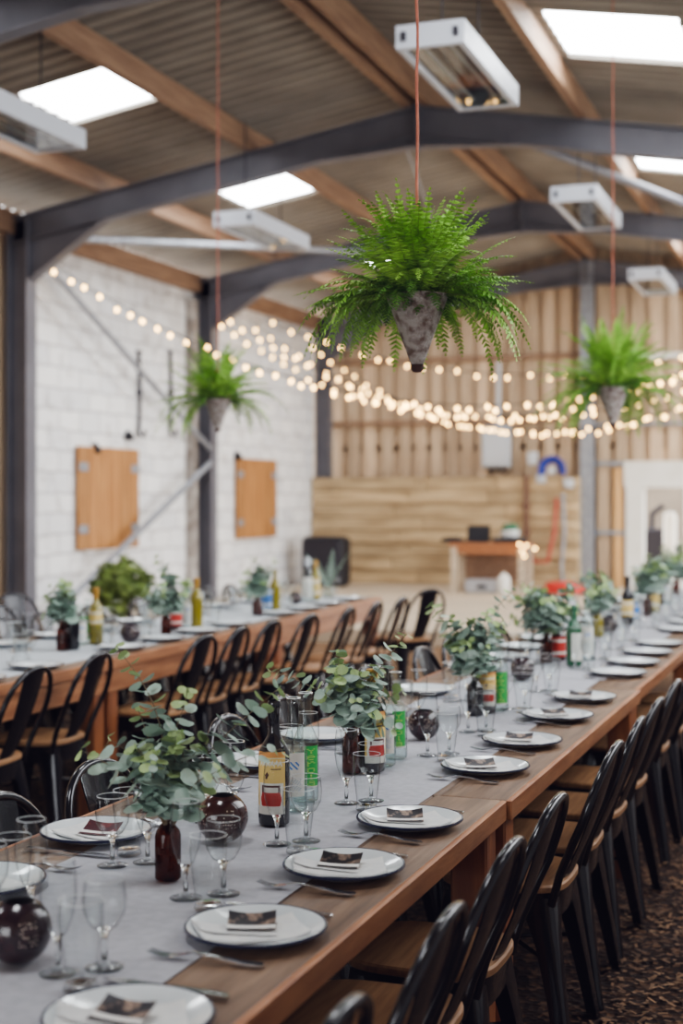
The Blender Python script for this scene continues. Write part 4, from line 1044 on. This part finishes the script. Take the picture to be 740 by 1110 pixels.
def bouquet(loc, mouth, tips, rl, label, seed, extra=6, spread=.12, h=.2, young=.25):
    """tips: points in space for the long stems; extra: shorter filler stems"""
    rnd = random.Random(seed); t = empty('eucalyptus_bunch', Vector(loc) + Vector((0, 0, mouth))); tag(t, label, 'eucalyptus', 'eucalyptus bunches in bottles')
    base = Vector(loc) + Vector((0, 0, mouth))
    for p in tips: sprig(t, (rnd.uniform(-.003, .003), rnd.uniform(-.003, .003), -.05), Vector(p) - base, rnd.uniform(.06, .16), rl * rnd.uniform(.85, 1.1), rnd, young)
    for i in range(extra):
        a = rnd.uniform(0, 2 * PI); q_ = Vector((math.cos(a) * spread * rnd.uniform(.3, 1), math.sin(a) * spread * rnd.uniform(.3, 1), h * rnd.uniform(.35, .95)))
        sprig(t, (rnd.uniform(-.004, .004), rnd.uniform(-.004, .004), -.05), q_, rnd.uniform(.05, .15), rl * rnd.uniform(.9, 1.2), rnd, young)
def small_bottle(loc, h, r, glass, label, name='bottle_vase'):
    t = empty(name, loc); tag(t, label, 'vase', 'small bottles used as vases')
    prof = [(0, .003), (r * .85, 0), (r, .004), (r, h * .62), (r * .9, h * .70), (r * .48, h * .80), (r * .42, h * .84), (r * .42, h * .94), (r * .52, h * .95), (r * .52, h), (r * .42, h)]
    mb = MB(); mb.lathe(prof, 26); mb.build('bottle_body', glass, t)
    mb = MB(); mb.lathe([(0, .008), (r * .9, .008), (r * .9, h * .4), (0, h * .4)], 22); mb.build('water', thin_water, t)

def base(px, py, z=ZRN): return at(px, py, z)
# --- first cluster: amber bottle bunch, brown ball, oil bottle and two water bottles
b = base(182, 953); d = -S * b.x + C * b.y
small_bottle(b, .142, .0265, 'amber', 'small amber bottle vase standing in front of the brown tealight ball')
T = lambda px, py, dd=0.0: atD(px, py, d + dd)
bouquet(b, .142, [T(128, 704, .05), T(92, 815, -.06), T(120, 802, .02), T(203, 750, -.05), T(300, 748, .06), T(306, 812, -.03), T(166, 828, -.1), T(236, 836, -.12), T(150, 770, .1)], .0205,
        'large eucalyptus bunch in amber bottle, closest to the camera', 21, extra=12, spread=.085, h=.16)
ball(base(241, 912), .058, 'brown_ball', 'shiny brown pierced tealight ball beside the amber bottle', 2)
ball(base(20, 1042), .056, 'dark_ball', 'dark blurred tealight ball closest to the camera', 3)
ball(base(459, 801), .0515, 'dark_ball', 'dark speckled tealight ball beyond the water bottles', 4)
bottle('oil_bottle', base(297, 893), .295, .0375, 'dark_glass', .0135, 'yellow', None, 'dark bottle with yellow picture label showing red tomatoes, front cluster', turn=-.25, shoulder=.58, lz=(.10, .60), span=2.0)
bottle('water_bottle', base(318, 878), .282, .034, 'bottle_glass', .0145, 'blue', None, 'clear water bottle with pale blue label beside the oil bottle', turn=-.05, water=True, shoulder=.55, lz=(.14, .52), span=1.9)
bottle('water_bottle', base(331, 868), .280, .034, 'bottle_glass', .0145, 'green', None, 'clear water bottle with green lettered label, front cluster', turn=.5, water=True, shoulder=.55, lz=(.14, .52), span=1.15)
# --- second cluster
b = base(381, 838); d = -S * b.x + C * b.y
small_bottle(b, .145, .0265, 'amber', 'small brown bottle vase beside the second yellow labelled bottle')
bouquet(b, .145, [T(293, 727, .03), T(366, 708, .05), T(438, 690, -.05), T(434, 748, .08), T(428, 790, -.05), T(340, 745, -.1), T(408, 728, .05), T(385, 760, -.1)], .0225,
        'full eucalyptus bunch with a stem arching over the inner chairs', 33, extra=12, spread=.10, h=.17, young=.15)
bottle('oil_bottle', base(403, 836), .29, .0375, 'dark_glass', .0135, 'yellow', 'gold_foil', 'dark bottle with yellow label half hidden by second eucalyptus bunch', turn=.45, shoulder=.58, lz=(.10, .60), span=2.0)
bottle('water_bottle', base(416, 830), .29, .035, 'bottle_glass', .0145, 'blue', None, 'clear bottle with blue label behind the second eucalyptus bunch', turn=.0, water=True, shoulder=.55, lz=(.14, .52), span=1.9)
bottle('water_bottle', base(429, 822), .26, .034, 'bottle_glass', .0145, 'green', None, 'clear bottle with green label beside the second eucalyptus bunch', turn=.3, water=True, shoulder=.55, lz=(.14, .56), span=1.2)
# --- third cluster
b = base(515, 775); d = -S * b.x + C * b.y
small_bottle(b, .15, .03, 'dark_glass', 'dark bottle vase of the third eucalyptus bunch')
bouquet(b, .15, [T(467, 657), T(556, 640, .05), T(498, 705, -.1), T(545, 680, .1), T(482, 690, .1), T(528, 665, -.05)], .024, 'eucalyptus bunch spread in a wide V, third from the camera', 41, extra=12, spread=.11, h=.2, young=.1)
bottle('oil_bottle', base(527, 772), .27, .036, 'dark_glass', .0135, 'yellow', None, 'dark bottle with yellow label under the third eucalyptus bunch', turn=.2, shoulder=.58)
bottle('water_bottle', base(541, 770), .26, .034, 'bottle_glass', .0145, 'green', None, 'pale green labelled water bottle beside the third eucalyptus bunch', turn=.2, water=True, span=1.5)
# --- fourth cluster
b = base(592, 718); d = -S * b.x + C * b.y
small_bottle(b, .15, .03, 'amber', 'brown bottle vase of the fourth eucalyptus bunch')
bouquet(b, .15, [T(566, 652), T(618, 640), T(640, 622, .1), T(580, 640, .1), T(605, 660, -.1), T(555, 672)], .026, 'dense eucalyptus bunch above the red labelled sauce bottle', 43, extra=14, spread=.15, h=.22, young=.1)
bottle('sauce_bottle', base(605, 716), .19, .036, 'sauce', .014, 'l_red', 'l_yellow', 'sauce bottle with red label and yellow cap on front row', lz=(.12, .6), span=2.6)
bottle('wine_bottle', base(622, 722), .28, .036, 'green_glass', .0135, 'l_white', None, 'green bottle beside the red labelled sauce bottle', turn=.6)
bottle('water_bottle', base(636, 716), .30, .036, 'bottle_glass', .0145, 'blue', None, 'clear bottle beside the green bottle on front row', water=True)
# --- farther clusters
b = base(648, 690); d = -S * b.x + C * b.y
small_bottle(b, .15, .03, 'olive_glass', 'olive bottle vase of the fifth eucalyptus bunch')
bouquet(b, .15, [T(630, 632), T(652, 622), T(668, 640), T(640, 650)], .028, 'eucalyptus bunch before the door frame, fifth from the camera', 47, extra=10, spread=.13, h=.2, young=.1)
bottle('wine_bottle', base(680, 678), .30, .038, 'dark_glass', .0135, 'l_yellow', None, 'tall dark wine bottle with orange label before the door frame', lz=(.2, .52), span=2.4)
bottle('water_bottle', base(688, 672), .2, .03, 'bottle_glass', .0145, 'l_deep', None, 'small clear bottle with blue label beside the tall wine bottle')
for (px, py, sd, label) in ((702, 668, 51, 'eucalyptus bunch in front of the doorway, sixth from the camera'), (716, 655, 53, 'eucalyptus bunch in front of the doorway, seventh from the camera'), (733, 645, 57, 'eucalyptus bunch at the far end of front row')):
    b = base(px, py); d = -S * b.x + C * b.y
    small_bottle(b, .15, .03, 'amber', 'small amber bottle vase of the ' + label.replace('eucalyptus bunch ', 'bunch '))
    bouquet(b, .15, [T(px - 14, py - 52), T(px + 8, py - 58), T(px - 4, py - 44)], .03, label, sd, extra=9, spread=.15, h=.22, young=.1)
bottle('wine_bottle', base(709, 664), .29, .037, 'olive_glass', .0135, 'l_yellow', 'gold_foil', 'olive wine bottle with gold foil at the far part of front row')
bottle('water_bottle', base(722, 655), .28, .036, 'bottle_glass', .0145, 'blue', None, 'clear water bottle at the far part of front row', water=True)
ball(base(566, 737), .052, 'dark_ball', 'dark tealight ball between the third and fourth eucalyptus bunches', 6)
ball(base(660, 686), .052, 'dark_ball', 'dark tealight ball near the tall dark wine bottle', 7)

# --- back row clusters
def Lc(px, py): return at(px, py, ZRN)
b = Lc(69, 705); d = -S * b.x + C * b.y
small_bottle(b, .16, .036, 'amber', 'brown jar vase at the near end of the back row', 'jar_vase')
bouquet(b, .16, [T(66, 632), T(60, 650, .05), T(48, 668), T(78, 660, .1)], .026, 'eucalyptus bunch in brown jar, nearest on the back row', 61, extra=8, spread=.1, h=.2, young=.05)
bottle('wine_bottle', Lc(79, 704), .27, .034, 'dark_glass', .0135, None, None, 'plain dark bottle beside the brown jar on the back row')
bottle('water_bottle', Lc(88, 699), .22, .034, 'bottle_glass', .0145, 'blue', None, 'clear bottle with pale blue label beside the plain dark bottle')
bottle('water_bottle', Lc(95, 697), .24, .036, 'bottle_glass', .0145, 'l_green', None, 'clear bottle with wide bright green label on the back row', lz=(.1, .6), span=2.6)
bottle('wine_bottle', Lc(104, 698), .30, .036, 'olive_glass', .014, 'l_yellow', 'gold_foil', 'olive bottle with gold neck, nearest on the back row', lz=(.35, .6), span=2.4)
ball(Lc(141, 696), .056, 'dark_ball', 'dark tealight ball alone on the back row', 8)
b = Lc(180, 688); d = -S * b.x + C * b.y
small_bottle(b, .13, .03, 'amber', 'amber bottle vase beside the red labelled bottle on the back row')
bouquet(b, .13, [T(170, 605), T(176, 618, .05), T(205, 632), T(158, 650), T(190, 625, .1)], .028, 'eucalyptus bunch with tall stem, second on the back row', 63, extra=8, spread=.14, h=.22, young=.05)
bottle('sauce_bottle', Lc(191, 683), .2, .036, 'sauce', .015, 'l_red', 'l_yellow', 'sauce bottle with red label on the back row', lz=(.15, .6), span=2.6)
bottle('water_bottle', Lc(203, 681), .27, .036, 'bottle_glass', .0145, 'blue', None, 'clear water bottle beside the sauce bottle on the back row', water=True)
bottle('wine_bottle', Lc(213, 681), .30, .036, 'olive_glass', .014, None, 'gold_foil', 'olive bottle with gold neck, middle of the back row')
b = Lc(279, 667); d = -S * b.x + C * b.y
small_bottle(b, .13, .036, 'brown_ball', 'purple brown jar vase beside the blue labelled bottle', 'jar_vase')
bouquet(b, .13, [T(273, 605), T(268, 620, .05), T(298, 608), T(290, 625), T(262, 640)], .028, 'thin eucalyptus bunch in purple jar, third on the back row', 65, extra=6, spread=.1, h=.2, young=.05)
bottle('water_bottle', Lc(289, 662), .21, .036, 'bottle_glass', .0145, 'l_deep', None, 'small bottle with bright blue label on the back row', lz=(.1, .7), span=2.6)
bottle('wine_bottle', Lc(298, 661), .28, .036, 'olive_glass', .014, None, None, 'olive bottle beside the blue labelled bottle')
bottle('water_bottle', Lc(333, 652), .33, .045, 'bottle_glass', .02, 'l_white', 'grey_box', 'large clear bottle with white label at far end of the back row', water=True)
bottle('wine_bottle', Lc(342, 650), .30, .036, 'olive_glass', .014, 'l_yellow', 'gold_foil', 'olive bottle with gold neck at far end of the back row')
ball(Lc(320, 655), .05, 'dark_ball', 'dark tealight ball near the far end of the back row', 9)
b = Lc(356, 648); d = -S * b.x + C * b.y
small_bottle(b, .15, .045, 'bottle_glass', 'clear glass vase with fern leaves at far end of the back row', 'glass_vase')
t = empty('fern_leaf_bunch', b + Vector((0, 0, .15))); tag(t, 'pale fern leaves in clear glass vase, far end of the back row', 'fern leaves')
for (az, el, ln) in ((.6, 1.15, .26), (2.8, 1.0, .27), (1.6, 1.3, .24), (4.4, 1.1, .22)):
    mb = MB(); frond(mb, (0, 0, -.08), az, el, ln + .08, .5, .045, 20); mb.build('frond', ['euca', 'frond_stem'], t, sharp=0)

# ------------------------------------------------------------------ light
wd = bpy.data.worlds.new('World'); SC.world = wd; wd.use_nodes = True; nt = wd.node_tree; nt.nodes.clear()
out = nt.nodes.new('ShaderNodeOutputWorld'); bg = nt.nodes.new('ShaderNodeBackground'); nt.links.new(bg.outputs[0], out.inputs[0])
bg.inputs[0].default_value = (0.95, 0.975, 1.0, 1); bg.inputs[1].default_value = 5.0
def area(name, loc, rot, sx, sy, energy=0, portal=False, c=(1, 1, 1)):
    l = bpy.data.lights.new(name, 'AREA'); l.shape = 'RECTANGLE'; l.size = sx; l.size_y = sy; l.energy = energy; l.color = c
    o = bpy.data.objects.new(name, l); COL.objects.link(o); o.location = loc; o.rotation_euler = rot
    if portal: l.cycles.is_portal = True
    return o
area('side_opening_portal', (XR + .05, (3.5 + 13) / 2, 3.1), (0, PI / 2, 0), 2.3, 13 - 3.5, portal=True)
area('side_door_portal', (XR + .05, (13 + YB) / 2, 2.1), (0, PI / 2, 0), 4.2, YB - 13, portal=True)
area('near_end_portal', (-3.0, Y0, 1.45), (PI / 2, 0, 0), 4.0, 2.9, portal=True)
area('doorway_portal', (-2.75, YB + .3, .9), (-PI / 2, 0, 0), .7, 1.8, portal=True)

SC.cycles.max_bounces = 10; SC.cycles.transparent_max_bounces = 24; SC.cycles.transmission_bounces = 8; SC.cycles.diffuse_bounces = 4; SC.cycles.glossy_bounces = 4
SC.cycles.caustics_reflective = False; SC.cycles.caustics_refractive = False
SC.cycles.sample_clamp_indirect = 6.0
SC.cycles.use_denoising = True
SC.view_settings.view_transform = 'AgX'
SC.view_settings.look = 'AgX - Medium High Contrast'
SC.view_settings.exposure = 0.25
SC.view_settings.use_curve_mapping = True
cm = SC.view_settings.curve_mapping; cm.black_level = (-.006, -.0053, -.009); cm.update()
